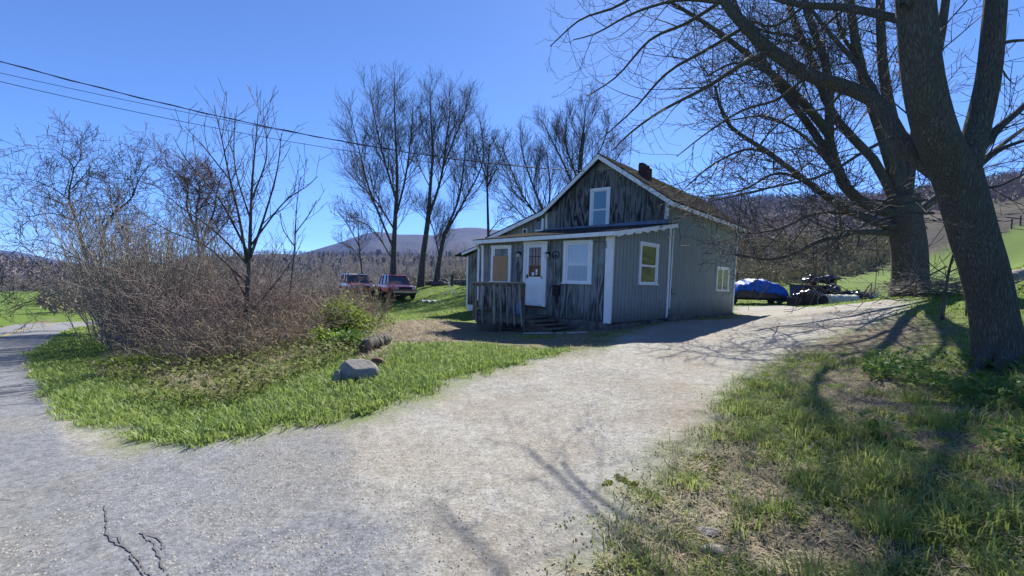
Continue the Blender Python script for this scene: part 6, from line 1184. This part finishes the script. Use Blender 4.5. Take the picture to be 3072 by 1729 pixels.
for k, (a, b, lab) in enumerate((((1342, 848), (1368, 886), 'long white pole propped against the stone wall'), ((1329, 884), (1354, 871), 'short white pole crossing the long one on the grass'))):
    A_, B_ = ghit(*b) if k == 0 else ghit(*a), None; Yp = A_[1]; B_ = at(*(a if k == 0 else b), Yp+.3); mb = MB(); mb.tube([A_, (A_+B_)/2+np.array([.12*(k == 0), 0, -.02]), B_], .035, 7); tag(obj('white_pole', mb, M_WPOLE, None, A_), lab, 'pole', 'white poles on the yard grass')
q = ghit(1294, 907); mb = MB(); rs_ = np.random.RandomState(6); nx_, ny_ = 22, 8
mb.add([(q[0]+(i/21-.5)*1.5, q[1]+(j/7-.5)*.6, gz(q[0], q[1])+.05+.05*math.sin(i*1.1+j)+.04*rs_.rand()) for i in range(nx_) for j in range(ny_)], [(i*ny_+j, (i+1)*ny_+j, (i+1)*ny_+j+1, i*ny_+j+1) for i in range(nx_-1) for j in range(ny_-1)]); o = obj('plastic_sheet', mb, M_WPOLE, None, q, smooth=True); tag(o, 'crumpled white plastic sheet on the grass right of the red car', 'plastic sheet'); o.modifiers.new('t', 'SOLIDIFY').thickness = .01
for k, (px, py, Y, lab) in enumerate(((3052, 728, 60, 'small dark fence post on the meadow, nearest the right edge'), (3026, 738, 60, 'small dark fence post on the meadow right of the leaning trunk'), (3066, 712, 70, 'small dark fence post higher up the meadow slope'))):
    q = gat(px, Y); mb = MB(); mb.tube([q-np.array([0, 0, .1]), q+np.array([.0, 0, .7]), q+np.array([.03, 0, 1.4])], .09, 8); tag(obj('fence_post', mb, M_BARK, None, q), lab, 'post', 'posts on the right meadow')
M_PALEB = bark('pale_debarked_log', (.30, .27, .23), (.18, .16, .135), .3, 9, .4, .02)
a, b = gat(3025, 12.5), gat(3130, 13.5); a = at(3028, 838, 12.5); b = at(3130, 800, 13.0); logthing('pale debarked log lying behind the huge leaning trunk at right', a, b, .16, M_PALEB, 9)
# brush pile at the foot of the second maple
T = Twigs(); rb_ = np.random.RandomState(12); c = gat(2820, 13.0)
for k in range(130): p = c+np.array([rb_.normal(0, .55), rb_.normal(0, .5), .05+.35*rb_.rand()]); grow(T, p, nrm([rb_.normal(0, 1), rb_.normal(0, .6), rb_.normal(.12, .2)]), .6+.8*rb_.rand(), .014, 0, dict(SB, b=[(0, -.05), (0, 0), (0, 0)]), rb_)
tag(link_mesh('brush_pile', T.mesh('brush_pile', c), M_CANE, None, tuple(c)), 'heap of cut branches between the two big trees', 'brush pile')
a, b = ghit(2640, 912), ghit(2725, 886); a = a+np.array([0, 0, -.03]); b = b+np.array([0, 0, .05]); mb = MB(); mb.tube([a, (a+b)/2+np.array([0, 0, .06]), b], [.05, .11, .17], 9); tag(obj('root', mb, M_BIG, None, a, smooth=True), 'surface root running left from the thick-trunked tree', 'root')
# two flat stones showing in the mossy edge
for px, py, r_, lab in ((2128, 1598, .075, 'flat pale stone in the moss at the drive edge, upper of two'), (2142, 1656, .07, 'flat pale stone in the moss at the drive edge, lower of two')):
    q = ghit(px, py); mb = MB(); mb.blob(q+np.array([0, 0, .005]), (r_, r_*.8, .022), int(px), .25, 1.3, 18); tag(obj('flat_stone', mb, M_ROCK, None, q), lab, 'stone', 'flat stones at the drive edge')
# ---------------------------------------------------------------- haze in the valley
mb = MB(); mb.box(-2800, 2800, -2800, 2800, -45, 270); hz_ = NT('haze'); hz_.t.nodes.remove(hz_.b); pv = hz_.t.nodes.new('ShaderNodeVolumePrincipled'); pv.inputs['Color'].default_value = (.16, .35, 1.0, 1); pv.inputs['Density'].default_value = .00019; pv.inputs['Anisotropy'].default_value = .0
hz_.t.links.new(pv.outputs[0], hz_.t.nodes['Material Output'].inputs['Volume']); tag(obj('haze', mb, hz_.m), kind='stuff')
